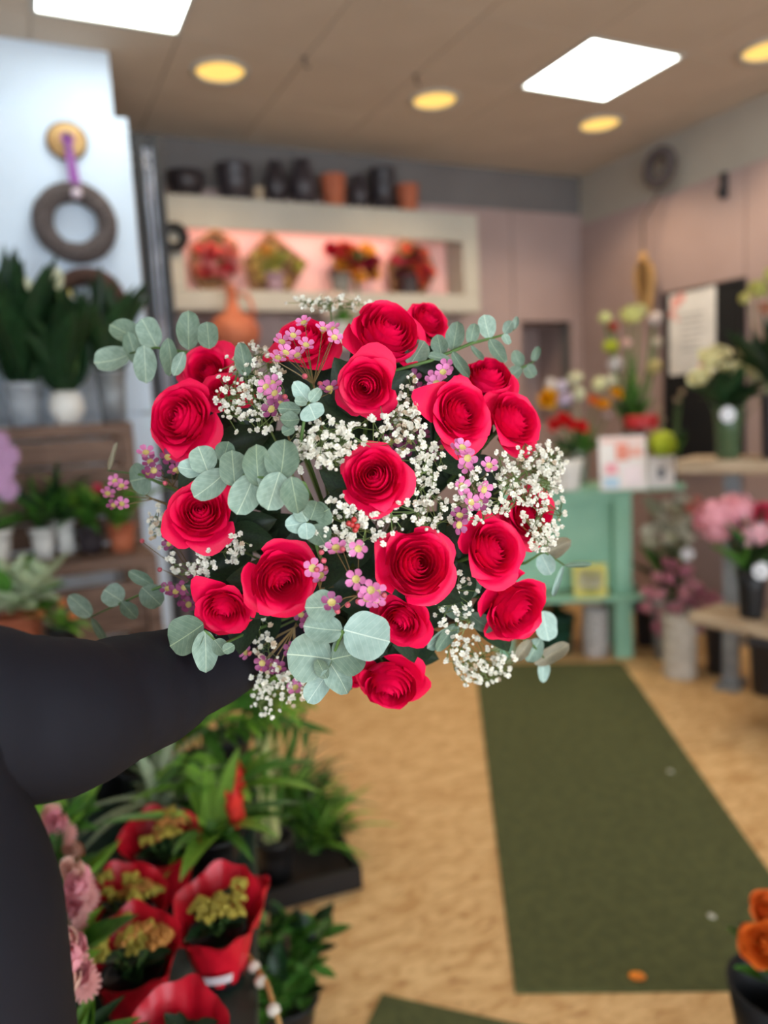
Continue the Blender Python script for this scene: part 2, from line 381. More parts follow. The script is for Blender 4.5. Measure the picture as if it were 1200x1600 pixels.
EUC = {k: [leaf_mesh('leaf', m_, 'round', c_, .10, b_, 14, .045, sd) for sd, c_, b_ in ((1, .18, .0), (2.3, .10, .10), (4.1, .24, -.06))] for k, m_ in (('n', M_euc), ('d', M_eucd), ('p', M_eucp), ('b', M_eucb))}
RLEAF = leaf_mesh('leaf', M_rleaf, 'ovate', .15, .2)

def stem_path(a, b, sag, n=7):
    a, b = Vector(a), Vector(b); c = (a+b)/2+Vector(sag); return [(a*(1-t)**2+c*2*t*(1-t)+b*t*t) for t in [i/(n-1) for i in range(n)]]
TAIL = VIEW*.16+Vector((0, 0, -.10))                                    # the stems go on below the hand
def gathered(p):                                                        # a stem from below the hand up to p
    j = Vector([random.uniform(-.011, .011) for _ in range(3)])
    return [HAND+TAIL*1.0+j*4, HAND+TAIL*.45+j*2, HAND+j]+stem_path(HAND+j, p, -VIEW*.02+(p-HAND)*.12)[1:]

roses = [  # centre, radius in px, spiral centre, depth offset, label
 (324, 580, 42, 318, 575, .01, 'small crimson rose under the eucalyptus tip, above a larger open rose'),
 (285, 655, 57, 268, 648, 0, 'large crimson rose above waxflower sprigs at the bouquet edge'),
 (476, 535, 54, 468, 505, .02, 'crimson rose half covered by pink waxflowers'),
 (604, 523, 55, 614, 503, 0, 'open crimson rose at the top of the bouquet, beside a half hidden rose'),
 (668, 502, 36, 680, 488, .05, 'half hidden crimson rose tucked behind the top open rose'),
 (573, 602, 48, 568, 606, -.005, 'round crimson rose with tight spiral just below the top rose'),
 (585, 746, 53, 582, 740, -.02, 'crimson rose in the middle of the bouquet ringed by white sprays'),
 (718, 645, 60, 736, 636, -.02, 'largest crimson rose, front of the trio below the round-leaved stem'),
 (764, 592, 38, 770, 572, .03, 'crimson rose standing behind the front rose of the trio'),
 (800, 657, 52, 824, 642, .015, 'crimson rose turned sideways at the outer side of the trio'),
 (314, 803, 54, 312, 792, 0, 'crimson rose below the long row of grey-green leaves'),
 (440, 905, 57, 446, 915, -.02, 'crimson rose between waxflower buds and a drooping neighbour rose'),
 (350, 950, 50, 344, 968, -.03, 'drooping crimson rose just above the dark sleeve'),
 (650, 882, 55, 658, 880, -.02, 'full crimson rose below the middle rose, above two hanging roses'),
 (768, 858, 55, 788, 850, -.01, 'crimson rose half turned, under the thick white spray'),
 (824, 805, 46, 838, 800, .03, 'crimson rose hidden behind a thick white spray'),
 (803, 950, 58, 826, 968, .005, 'ragged crimson rose turned outward above the lowest white spray'),
 (628, 968, 47, 616, 982, 0, 'crimson rose half hidden by the big round leaves'),
 (610, 1066, 48, 606, 1090, .005, 'lowest crimson rose hanging at the bottom of the bouquet'),
 (548, 1050, 34, 540, 1072, .05, 'crimson rose mostly hidden behind the big round leaves'),
 (352, 612, 34, 352, 600, .035, 'crimson rose veiled by white sprays, next to the small rose'),
]
RZC = [D(q[0], q[1])+q[5] for q in roses]
for it_ in range(60):
    for i in range(len(roses)):
        for j in range(len(roses)):
            if i == j or RZC[i] > RZC[j]: continue
            A_, B_ = P(roses[i][0], roses[i][1], RZC[i]), P(roses[j][0], roses[j][1], RZC[j])
            need = .86*(roses[i][2]*RZC[i]+roses[j][2]*RZC[j])/FPX
            if (A_-B_).length < need: RZC[j] += .0015
for ix, (cx, cy, r, sx, sy, dz, lab) in enumerate(roses):
    Zc = RZC[ix]; c = P(cx, cy, Zc); rad = r*Zc/FPX*.97/ROSER[ix % 5]
    ox, oy = (sx-cx)/r, -(sy-cy)/r
    toc = -ray(cx, cy).normalized()
    nrm = (toc + (CR*ox+CU*oy)*1.75).normalized()
    Mr = frame_z(nrm, Vector((random.uniform(-1, 1), .2, 1)), c-nrm*rad*.45, rad)
    t = thing('rose', lab, 'rose', M=Mr, group='crimson roses in the bouquet')
    for me in ROSEV[ix % 5]: O('petal', me, t)
    O('calyx', CALYX, t)
    base = c-nrm*rad*.60; Mi = Mr.inverted()
    pts = gathered(base); st = MB().tube(pts, .0022, 5)
    st.v = [tuple(Mi @ Vector(v)) for v in st.v]; st.build('stem', M_sepal, t, True)
    for k in range(9):
        q = pts[-2 if k % 2 else -3]; a = random.uniform(0, 2*PI); out = (CR*math.cos(a)+CU*math.sin(a)-VIEW*random.uniform(-.1, .35)).normalized(); L_ = random.uniform(.045, .065)
        O('leaf', RLEAF, t, Mi @ leaf_M(q, q+out*L_, L_*.62, -VIEW+out*random.uniform(-.5, .5)))

euc = [
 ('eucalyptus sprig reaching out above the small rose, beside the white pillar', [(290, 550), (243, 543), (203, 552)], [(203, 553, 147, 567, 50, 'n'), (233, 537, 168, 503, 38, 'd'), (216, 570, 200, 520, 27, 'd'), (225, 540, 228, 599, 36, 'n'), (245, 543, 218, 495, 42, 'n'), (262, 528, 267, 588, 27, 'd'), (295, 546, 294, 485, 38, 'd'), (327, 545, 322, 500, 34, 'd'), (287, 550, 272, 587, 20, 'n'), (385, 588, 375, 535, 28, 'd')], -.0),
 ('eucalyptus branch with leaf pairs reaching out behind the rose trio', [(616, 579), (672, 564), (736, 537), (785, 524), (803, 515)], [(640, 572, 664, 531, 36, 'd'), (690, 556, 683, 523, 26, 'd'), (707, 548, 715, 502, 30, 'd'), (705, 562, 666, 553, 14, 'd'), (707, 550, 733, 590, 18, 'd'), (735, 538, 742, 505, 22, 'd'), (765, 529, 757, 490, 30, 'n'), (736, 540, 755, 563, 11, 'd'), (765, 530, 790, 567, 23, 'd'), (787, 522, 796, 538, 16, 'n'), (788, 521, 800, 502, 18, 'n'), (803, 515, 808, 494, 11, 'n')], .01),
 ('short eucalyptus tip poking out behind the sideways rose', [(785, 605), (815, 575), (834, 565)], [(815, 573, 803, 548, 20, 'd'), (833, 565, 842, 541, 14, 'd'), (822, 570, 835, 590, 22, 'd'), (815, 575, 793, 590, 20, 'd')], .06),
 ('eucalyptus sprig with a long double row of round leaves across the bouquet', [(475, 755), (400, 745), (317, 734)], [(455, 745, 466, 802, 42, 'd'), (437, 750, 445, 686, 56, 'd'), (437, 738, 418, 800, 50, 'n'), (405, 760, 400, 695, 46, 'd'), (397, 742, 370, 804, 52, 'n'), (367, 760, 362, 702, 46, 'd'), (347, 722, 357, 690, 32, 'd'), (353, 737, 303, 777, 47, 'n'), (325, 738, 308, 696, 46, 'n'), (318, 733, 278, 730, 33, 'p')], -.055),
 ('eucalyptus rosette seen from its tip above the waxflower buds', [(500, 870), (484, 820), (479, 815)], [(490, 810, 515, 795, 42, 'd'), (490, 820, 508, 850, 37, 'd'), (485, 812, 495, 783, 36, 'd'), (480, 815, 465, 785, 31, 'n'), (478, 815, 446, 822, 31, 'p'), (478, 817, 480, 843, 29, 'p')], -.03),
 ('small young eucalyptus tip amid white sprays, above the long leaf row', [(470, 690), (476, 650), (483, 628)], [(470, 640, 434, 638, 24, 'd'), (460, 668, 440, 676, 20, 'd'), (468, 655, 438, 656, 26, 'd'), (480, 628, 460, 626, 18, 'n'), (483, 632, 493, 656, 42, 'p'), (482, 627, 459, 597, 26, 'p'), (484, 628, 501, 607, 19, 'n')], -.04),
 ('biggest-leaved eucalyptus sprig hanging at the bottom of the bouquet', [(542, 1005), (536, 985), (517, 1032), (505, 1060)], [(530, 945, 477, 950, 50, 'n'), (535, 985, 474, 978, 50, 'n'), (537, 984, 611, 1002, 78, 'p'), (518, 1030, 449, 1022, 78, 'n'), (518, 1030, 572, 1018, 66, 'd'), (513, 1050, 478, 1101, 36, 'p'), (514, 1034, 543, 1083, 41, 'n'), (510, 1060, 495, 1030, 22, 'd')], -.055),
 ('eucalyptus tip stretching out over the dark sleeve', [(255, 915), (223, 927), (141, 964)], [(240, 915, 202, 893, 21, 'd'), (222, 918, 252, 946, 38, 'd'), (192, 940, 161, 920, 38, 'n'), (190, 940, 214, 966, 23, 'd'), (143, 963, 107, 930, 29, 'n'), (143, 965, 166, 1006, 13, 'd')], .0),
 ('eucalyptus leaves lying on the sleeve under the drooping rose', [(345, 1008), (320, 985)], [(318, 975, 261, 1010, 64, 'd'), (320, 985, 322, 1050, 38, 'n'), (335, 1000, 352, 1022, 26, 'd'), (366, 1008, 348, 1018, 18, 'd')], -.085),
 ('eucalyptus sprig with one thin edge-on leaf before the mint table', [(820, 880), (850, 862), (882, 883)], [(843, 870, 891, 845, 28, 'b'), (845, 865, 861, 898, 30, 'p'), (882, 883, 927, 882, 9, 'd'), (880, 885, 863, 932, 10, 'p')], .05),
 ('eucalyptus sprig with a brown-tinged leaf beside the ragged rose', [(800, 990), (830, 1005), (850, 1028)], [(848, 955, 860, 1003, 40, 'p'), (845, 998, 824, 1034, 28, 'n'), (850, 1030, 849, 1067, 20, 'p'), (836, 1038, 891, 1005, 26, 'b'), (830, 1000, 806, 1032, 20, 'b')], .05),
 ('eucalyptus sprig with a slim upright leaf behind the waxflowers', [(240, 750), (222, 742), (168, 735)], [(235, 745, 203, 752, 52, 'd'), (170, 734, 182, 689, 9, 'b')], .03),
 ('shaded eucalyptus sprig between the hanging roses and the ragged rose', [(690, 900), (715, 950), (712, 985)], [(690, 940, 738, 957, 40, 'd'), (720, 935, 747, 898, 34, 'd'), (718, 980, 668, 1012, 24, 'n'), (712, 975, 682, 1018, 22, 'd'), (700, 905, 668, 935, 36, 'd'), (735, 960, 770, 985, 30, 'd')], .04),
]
for lab, st, lv, dz in euc:
    p0 = Q(*st[0], dz+.02)
    t = thing('eucalyptus_sprig', lab, 'eucalyptus', p0, group='eucalyptus sprigs in the bouquet')
    pts = gathered(p0+VIEW*.03)[:-1]+[Q(*s, dz+.015*(i == 0)) for i, s in enumerate(st)]
    m = MB().tube(pts, [.0018]*(len(pts)-2)+[.0013, .0009], 5); m.v = [tuple(Vector(v)-p0) for v in m.v]; m.build('stem', M_stem, t, True)
    n = len(lv)
    for i, (bx, by, tx, ty, w, kind) in enumerate(lv):
        mx_, my_ = (bx+tx)/2, (by+ty)/2; dd = D(mx_, my_)+dz - .0022*i
        B = P(bx, by, dd+.004); L_ = math.hypot(tx-bx, ty-by)*dd/FPX
        T = P(tx, ty, dd+random.uniform(-.25, .25)*L_*.6)
        nr = -VIEW+CR*random.uniform(-.25, .25)+CU*random.uniform(-.1, .45)
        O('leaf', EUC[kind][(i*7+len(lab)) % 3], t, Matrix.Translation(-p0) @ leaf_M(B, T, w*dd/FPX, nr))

# baby's breath
M_gyp = mat('gypsophila_white', S(246, 243, 232), .7, S(236, 232, 216), 30, var=.06, trans=.25)
M_gypb = mat('gypsophila_aged', S(222, 205, 180), .7, S(206, 186, 160), 30, var=.08, trans=.2)
M_gstem = mat('gypsophila_stem', S(112, 130, 74), .6, S(88, 106, 58), 10)
def gyp_mesh(mt, seed):
    rnd = random.Random(seed); m = MB()
    for lay, (n, r, tilt) in enumerate(((6, 1, .25), (6, .78, .75), (4, .5, 1.15))):
        for k in range(n):
            a = 2*PI*(k+.5*lay)/n+rnd.uniform(-.25, .25); ca, sa = math.cos(a), math.sin(a); vs = []
            for (d, w) in ((.12, .12), (.6, .34), (1, .30)):
                rr = r*d*math.cos(tilt*d); zz = r*d*math.sin(tilt*d)+rnd.uniform(-.05, .05)
                vs += [(rr*ca-w*r*sa, rr*sa+w*r*ca, zz+.05), (rr*ca+w*r*sa, rr*sa-w*r*ca, zz)]
            m.add(vs, [(0, 1, 3, 2), (2, 3, 5, 4)])
    m.lathe([(.06, -.55), (.22, -.35), (.25, 0), (.1, .1)], 6)
    return m.mesh('blossom', mt)
GYP = [gyp_mesh(M_gyp, s) for s in (1, 2, 3)]; GYPB = [gyp_mesh(M_gypb, s) for s in (4, 5)]
GBUD = MB().ball((0, 0, 0), 1, 6, 4, 1.2).mesh('bud', M_gyp)
gyps = [  # cx, cy, rx, ry, count, depth offset, aged share, label
 (392, 610, 52, 70, 66, -.012, .1, "white baby's breath spray veiling the roses under the eucalyptus tip"),
 (415, 560, 45, 30, 26, .02, .6, "cream baby's breath spray tucked beside the waxflower-covered rose"),
 (515, 474, 62, 12, 34, .06, .35, "thin baby's breath spray rising behind the top roses"),
 (545, 690, 75, 42, 78, -.03, .05, "dense white baby's breath spray right above the middle rose"),
 (470, 700, 40, 36, 28, -.02, .05, "white baby's breath spray beside the young eucalyptus tip"),
 (622, 632, 34, 52, 34, -.005, .15, "white baby's breath spray between the tight rose and the largest rose"),
 (655, 720, 42, 68, 52, -.015, .05, "white baby's breath spray on the trio side of the middle rose"),
 (652, 800, 66, 36, 40, -.02, .0, "loose baby's breath spray over dark leaves, under the middle rose"),
 (825, 735, 55, 50, 86, -.005, .1, "thick white baby's breath spray below the sideways rose"),
 (845, 800, 34, 58, 52, -.02, .0, "white baby's breath spray hanging over the hidden rose"),
 (755, 775, 52, 40, 40, -.03, .0, "white baby's breath spray amid the open waxflowers"),
 (548, 822, 54, 46, 54, -.02, .0, "white baby's breath spray around the red berries"),
 (270, 825, 38, 42, 30, .02, .3, "baby's breath spray at the outer side of the rose below the leaf row"),
 (300, 880, 36, 24, 24, .0, .0, "white baby's breath spray between the waxflowers and drooping rose"),
 (372, 858, 40, 22, 20, .015, .1, "small baby's breath spray in shade under the leaf row"),
 (432, 1078, 45, 40, 46, .03, .1, "baby's breath spray dangling beside the sleeve end"),
 (415, 990, 32, 40, 20, .03, .3, "shaded baby's breath spray under the rose with buds"),
 (748, 1028, 52, 42, 60, .02, .1, "baby's breath spray dangling at the bottom below the ragged rose"),
 (705, 945, 42, 52, 34, .01, .0, "baby's breath spray between the hanging roses and ragged rose"),
 (640, 655, 22, 30, 18, .0, .8, "cream dried-looking baby's breath spray beside the largest rose"),
]
rg = random.Random(11)
for (cx, cy, rx, ry, cnt, dz, aged, lab) in gyps:
    cnt = min(280, int(cnt*2.0)); rx *= 1.12; ry *= 1.10
    c0 = Q(cx, cy, dz+.03)
    t = thing('babys_breath_spray', lab, "baby's breath", c0, group="baby's breath sprays in the bouquet")
    pts = gathered(c0); m = MB().tube(pts, .0011, 4)
    nodes = []
    for k in range(max(3, cnt//7)):
        a = rg.uniform(0, 2*PI); q = math.sqrt(rg.uniform(.02, .8)); x, y = cx+rx*q*math.cos(a), cy+ry*q*math.sin(a)
        nd = Q(x, y, dz+.012+rg.uniform(0, .012)); nodes.append((x, y, nd)); m.tube([c0, (c0+nd)/2+VIEW*.005, nd], .0006, 3)
    for k in range(cnt):
        x0, y0, nd = nodes[k % len(nodes)]; ok = False
        for tr in range(12):
            a = rg.uniform(0, 2*PI); q = math.sqrt(rg.uniform(0, 1)); x, y = cx+rx*q*math.cos(a), cy+ry*q*math.sin(a)
            if math.hypot(x-x0, y-y0) < .55*max(rx, ry): break
        zf = D(x, y)+dz+rg.uniform(-.012, .016); hit = False
        for ri, rq in enumerate(roses):                                 # florets stay off the rose heads, or hang clear in front of the veiled ones
            if math.hypot(x-rq[0], y-rq[1]) < rq[2]*1.02:
                if ri in (2, 15, 20): zf = min(zf, RZC[ri]-.85*rq[2]*RZC[ri]/FPX)
                elif zf > RZC[ri]-.75*rq[2]*RZC[ri]/FPX: hit = True
        if hit: continue
        p = P(x, y, zf)
        m.tube([nd, (nd+p)/2+VIEW*.003, p], .00042, 3, False)
        nr = (-VIEW+CR*rg.uniform(-.8, .8)+CU*rg.uniform(-.5, .9)).normalized()
        if rg.random() < .2:
            s = .0016; O('bud', GBUD, t, frame_z(nr, CU, p-c0, s)); continue
        s = rg.uniform(.0024, .0033)
        O('blossom', rg.choice(GYPB if rg.random() < aged else GYP), t, frame_z(nr, CU+CR*rg.uniform(-1, 1), p-c0, s))
    m.v = [tuple(Vector(v)-c0) for v in m.v]; m.build('stem', M_gstem, t)

# waxflower
M_wax = mat('waxflower_pink', S(222, 140, 184), .45, S(196, 96, 152), 60, var=.12, trans=.15)
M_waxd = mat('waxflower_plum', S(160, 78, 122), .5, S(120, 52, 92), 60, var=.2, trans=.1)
M_waxc = mat('waxflower_centre', S(214, 206, 120), .4, S(150, 110, 60), 200)
M_waxb = mat('waxflower_bud', S(204, 96, 112), .35, S(168, 70, 76), 80, var=.2)
M_wood2 = mat('waxflower_twig', S(128, 104, 66), .6, S(100, 84, 50), 10)
def wax_mesh(mt):
    m = MB()
    for k in range(5):
        a = 2*PI*k/5; ca, sa = math.cos(a), math.sin(a); vs = []
        rows = ((.30, .16, .05), (.48, .30, .12), (.72, .38, .24), (.92, .26, .30), (1.0, .08, .30))
        for (d, w, z) in rows:
            for s in (-1, 0, 1): vs.append((d*ca-w*s*sa, d*sa+w*s*ca, z+.12*abs(s)))
        fs = []
        for i in range(4):
            for b in range(2): q = i*3+b; fs.append((q, q+1, q+4, q+3))
        m.add(vs, fs)
    return m.mesh('petals', mt)
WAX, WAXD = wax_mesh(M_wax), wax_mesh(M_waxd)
WAXC = MB().lathe([(0, .06), (.2, .02), (.33, .14), (.40, .16), (.34, -.05), (.18, -.4), (.05, -.6)], 12).mesh('cup', M_waxc)
WAXB = MB().lathe([(.02, -.7), (.5, -.3), (.62, .1), (.4, .5), (.0, .62)], 10).mesh('bud', M_waxb)
waxes = [
 ('pink waxflower sprig lying over the half covered rose', (490, 600), -.045, [(475, 505, 'o'), (458, 525, 'o'), (478, 540, 'o'), (505, 515, 'o'), (522, 528, 'o'), (440, 535, 'o'), (446, 552, 'o'), (465, 556, 'o'), (520, 515, 'o'), (434, 560, 'o'), (476, 588, 'b')]),
 ('pink waxflower tip sticking out furthest towards the white pillar', (240, 780), .02, [(180, 752, 'o'), (168, 772, 'o'), (190, 788, 'o'), (178, 790, 'd'), (190, 760, 'o')]),
 ('plum and pink waxflower sprig under the large rose at the edge', (270, 760), .01, [(228, 708, 'o'), (235, 722, 'd'), (240, 735, 'd'), (232, 740, 'd'), (262, 715, 'd'), (275, 735, 'd'), (258, 755, 'b')]),
 ('open waxflower sprig with yellow-green centres below the largest rose', (745, 790), -.035, [(716, 702, 'o'), (730, 716, 'o'), (764, 728, 'o'), (720, 760, 'o'), (755, 765, 'o'), (735, 785, 'o'), (748, 785, 'd'), (718, 806, 'd'), (730, 728, 'o'), (722, 700, 'o'), (716, 820, 'd')]),
 ('waxflower sprig with starry flower and red buds above big round leaves', (560, 930), -.055, [(557, 905, 'o'), (525, 857, 'o'), (535, 858, 'w'), (560, 857, 'o'), (580, 922, 'o'), (587, 938, 'o'), (573, 935, 'o'), (560, 940, 'b'), (543, 945, 'b'), (600, 930, 'b'), (598, 940, 'b'), (527, 955, 'w'), (518, 942, 'd'), (588, 925, 'o')]),
 ('waxflower buds clinging to the side of the rose above big leaves', (500, 920), -.03, [(502, 863, 'w'), (488, 888, 'o'), (506, 876, 'b'), (508, 888, 'b'), (502, 900, 'o'), (495, 890, 'b')]),
 ('small waxflower sprig amid cream sprays, below the covered rose', (440, 650), -.02, [(416, 605, 'o'), (430, 615, 'o'), (425, 600, 'o'), (438, 632, 'd'), (425, 640, 'd'), (445, 620, 'b'), (500, 600, 'w'), (515, 608, 'd')]),
 ('waxflower sprig peeping out beside the largest rose', (700, 620), .0, [(698, 573, 'o'), (682, 600, 'o'), (692, 582, 'o'), (676, 592, 'o')]),
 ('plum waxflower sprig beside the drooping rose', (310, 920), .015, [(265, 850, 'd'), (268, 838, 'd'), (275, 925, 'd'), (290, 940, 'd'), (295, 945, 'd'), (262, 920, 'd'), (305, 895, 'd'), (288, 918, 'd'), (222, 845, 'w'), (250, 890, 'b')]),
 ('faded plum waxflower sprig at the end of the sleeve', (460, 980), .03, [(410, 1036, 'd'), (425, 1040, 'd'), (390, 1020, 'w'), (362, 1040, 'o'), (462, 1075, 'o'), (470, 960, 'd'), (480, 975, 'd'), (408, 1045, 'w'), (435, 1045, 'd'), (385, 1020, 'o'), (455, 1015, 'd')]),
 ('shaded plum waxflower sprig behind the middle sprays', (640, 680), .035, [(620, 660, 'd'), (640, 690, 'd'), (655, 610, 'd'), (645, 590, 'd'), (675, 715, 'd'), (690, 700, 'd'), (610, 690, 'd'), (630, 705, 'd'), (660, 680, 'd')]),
]
for lab, (bx, by), dz, fl in waxes:
    c0 = Q(bx, by, dz+.035); t = thing('waxflower_sprig', lab, 'waxflower', c0, group='waxflower sprigs in the bouquet')
    m = MB().tube(gathered(c0), .0012, 4)
    for (x, y, k) in fl:
        p = Q(x, y, dz+rg.uniform(-.008, .008)); mid = (c0+p)/2+VIEW*.008
        nr = (-VIEW+CR*rg.uniform(-.6, .6)+CU*rg.uniform(-.2, .9)).normalized()
        m.tube([c0, mid, p-nr*.004], [.0008, .0006, .0004], 3)
        if k in 'bw':
            O('bud', WAXB, t, frame_z(nr, CU, p-c0, .0042))
        else:
            s = rg.uniform(.0076, .0092); Mf = frame_z(nr, CU+CR*rg.uniform(-1, 1), p-c0, s)
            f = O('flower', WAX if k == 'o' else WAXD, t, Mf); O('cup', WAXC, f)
    m.v = [tuple(Vector(v)-c0) for v in m.v]; m.build('twig', M_wood2, t)
M_berry = mat('red_berry', S(176, 52, 50), .3, S(150, 40, 40), 60)
c0 = Q(543, 860, .03); t = thing('berry_sprig', 'tiny sprig of red berries amid white sprays below the middle rose', 'berries', c0)
m = MB().tube(gathered(c0), .001, 4)
for (x, y) in ((550, 820), (558, 822), (553, 812), (545, 818), (555, 828)):
    p = Q(x, y, -.03); m.tube([c0, p], .0005, 3); O('berry', MB().ball((0, 0, 0), .0026, 8, 6).mesh('berry', M_berry), t, Matrix.Translation(p-c0))
m.v = [tuple(Vector(v)-c0) for v in m.v]; m.build('stem', M_stem, t)
tw = frame_z((HAND-(HAND+TAIL)), CU, HAND+TAIL*.12, 1)
MBt = MB().torus(.030, .004, 24, 6, tw).torus(.031, .004, 24, 6, tw @ Matrix.Translation((0, 0, .007)))
tag(MBt.build('twine_binding', mat('twine', S(150, 120, 80), .9), None, True), 'twine binding round the gathered flower stems in the hand', 'twine')

# ------------------------------------------------------------------ the person holding it
M_skin = mat('skin', S(214, 168, 142), .5, S(204, 152, 128), 30)
M_jack = mat('charcoal_jacket_cloth', S(22, 22, 30), .75, S(17, 17, 24), 5, bump=.15, bscale=900, spec=.22)
M_trous = mat('black_trouser_cloth', S(30, 30, 36), .85, bump=.2, bscale=700)
M_hair = mat('brown_hair', S(62, 44, 34), .5, S(42, 28, 22), 20, stretch=(8, 8, 1))
SH = P(-130, 1150, .53)                                                 # right shoulder
wrist = HAND+(P(470, 985, .90)-HAND).normalized()*.085
elbow = P(170, 1095, .63)
PX = -.452; PY = SH.y-.05                                             # spine
person = thing('person', 'person in a charcoal jacket holding out the rose bouquet', 'person', (PX, PY, 0))
off = Vector((PX, PY, 0))
def skin_body(verts, edges, rads, name, mt, root, parent):
    me = bpy.data.meshes.new(name); me.from_pydata([Vector(v)-off for v in verts], edges, []); me.materials.append(mt)
    o = O(name, me, parent); sk = o.modifiers.new('skin', 'SKIN'); sk.use_smooth_shade = True
    for i, r in enumerate(rads):
        sv = me.skin_vertices[0].data[i]; sv.radius = r if hasattr(r, '__len__') else (r, r); sv.use_root = (i == root)
    ss = o.modifiers.new('sub', 'SUBSURF'); ss.levels = 2; ss.render_levels = 2; return o
bv = []; be = []; br = []
def nv(p, r, par=None):
    bv.append(Vector(p)); br.append(r); i = len(bv)-1
    if par is not None: be.append((par, i))
    return i
X = lambda x, y, z: Vector((PX+x, PY+y, z))
zs = SH.z
pel = nv(X(0, 0, zs-.42), (.15, .10)); wst = nv(X(0, 0, zs-.25), (.125, .09), pel); chs = nv(X(0, .0, zs-.08), (.14, .095), wst)
nk0 = nv(X(0, 0, zs+.04), .055, chs); nk = nv(X(0, .015, zs+.10), .05, nk0)
h1 = nv(X(0, .03, zs+.17), (.062, .075), nk); h2 = nv(X(0, .03, zs+.25), (.075, .092), h1); h3 = nv(X(0, .02, zs+.31), (.055, .065), h2)
for s in (-1, 1):
    hp = nv(X(s*.09, 0, zs-.50), .085, pel); kn = nv(X(s*.10, .01, (zs-.5)*.54), .058, hp); an = nv(X(s*.10, -.02, .09), .040, kn); ft = nv(X(s*.105, .13, .045), .038, an)
def hand(wi, wp, dirv, palmn, curl, mirror):
    d = dirv.normalized(); n = palmn-d*palmn.dot(d); n.normalize(); sd = d.cross(n)*mirror
    pm = nv(wp+d*.05, (.030, .016), wi); 
    for k, (o_, L_) in enumerate(((-.028, .068), (-.010, .078), (.009, .073), (.027, .058))):
        k0 = nv(wp+d*.088+sd*o_, .0095, pm); p = wp+d*.088+sd*o_; cur = k0; a = 0
        for j in range(3):
            a += curl; p = p+(d*math.cos(a)+n*math.sin(a))*L_*(.45, .32, .26)[j]; cur = nv(p, (.0088, .0082, .0072)[j], cur)
    t0 = nv(wp+d*.03-sd*.032+n*.008, .012, pm); t1 = nv(wp+d*.055-sd*.05+n*.025, .0105, t0); nv(wp+d*.082-sd*.045+n*.045, .009, t1)
shR = nv(SH+Vector((.02, .01, 0)), .048, chs); el0 = nv(P(90, 1120, .60), .042, shR); el1 = nv(P(210, 1085, .70), .036, el0); el2 = nv(P(320, 1040, .80), .032, el1); el3 = nv(P(400, 1005, .87), .027, el2); wrR = nv(wrist, .024, el3)
ax = (HAND-wrist).normalized(); stemdir = TAIL.normalized()
pn = ax.cross(stemdir).normalized()
if pn.dot(VIEW) > 0: pn = -pn
hand(wrR, wrist-pn*.035+ax*.0, ax, pn, .85, 1 if ax.cross(pn).dot(stemdir) < 0 else -1)
shL = nv(X(-.20, 0, zs), .052, chs); elL = nv(X(-.26, -.03, zs-.29), .040, shL); wrL = nv(X(-.25, .05, zs-.53), .027, elL)
hand(wrL, bv[wrL], Vector((.03, .1, -1)), Vector((1, 0, 0)), .35, 1)
skin_body(bv, be, br, 'body', M_skin, 0, person)
# head details
hd = X(0, .03, zs+.22)-off
M_eye = mat('eye_white', S(235, 232, 228), .2); M_iris = mat('iris', S(60, 44, 32), .2); M_lip = mat('lip', S(176, 98, 92), .45)
for s in (-1, 1):
    e = MB().ball(hd+Vector((s*.031, .083, .005)), .012, 12, 8).build('eye', M_eye, person, True); MB().ball(hd+Vector((s*.031, .0925, .005)), .0058, 10, 6).build('iris', M_iris, e, True)
    MB().torus(.018, .007, 16, 8, Matrix.Translation(hd+Vector((s*.078, -.005, -.005))) @ Matrix.Rotation(R(90), 4, 'Y') @ Matrix.Diagonal((1.5, 1, 1, 1))).build('ear', M_skin, person, True)
MB().lathe([(.017, 0), (.013, .02), (.006, .045)], 10, Matrix.Translation(hd+Vector((0, .092, -.03))) @ Matrix.Rotation(R(12), 4, 'X')).ball(hd+Vector((0, .102, -.026)), .012, 10, 8).build('nose', M_skin, person, True)
MB().tube([hd+Vector((x, .090-.12*abs(x), -.056)) for x in (-.024, -.012, 0, .012, .024)], [.002, .005, .0055, .005, .002], 8).build('mouth', M_lip, person, True)
hm = MB(); 
def hairw(r, z, a, i):
    front = max(0, math.sin(a)); rr = r*(1-.22*front if z < .06 else 1); return rr, z
hm.lathe([(.092, -.13), (.100, -.06), (.100, .0), (.097, .05), (.085, .09), (.055, .12), (0, .132)], 28, Matrix.Translation(hd+Vector((0, -.022, 0))), hairw)
hm.v = [v if not (v[1] > hd.y+.045 and v[2] < hd.z+.045) else (v[0]*1.0, hd.y+.03, v[2]) for v in hm.v]
hm.build('hair', M_hair, person, True)
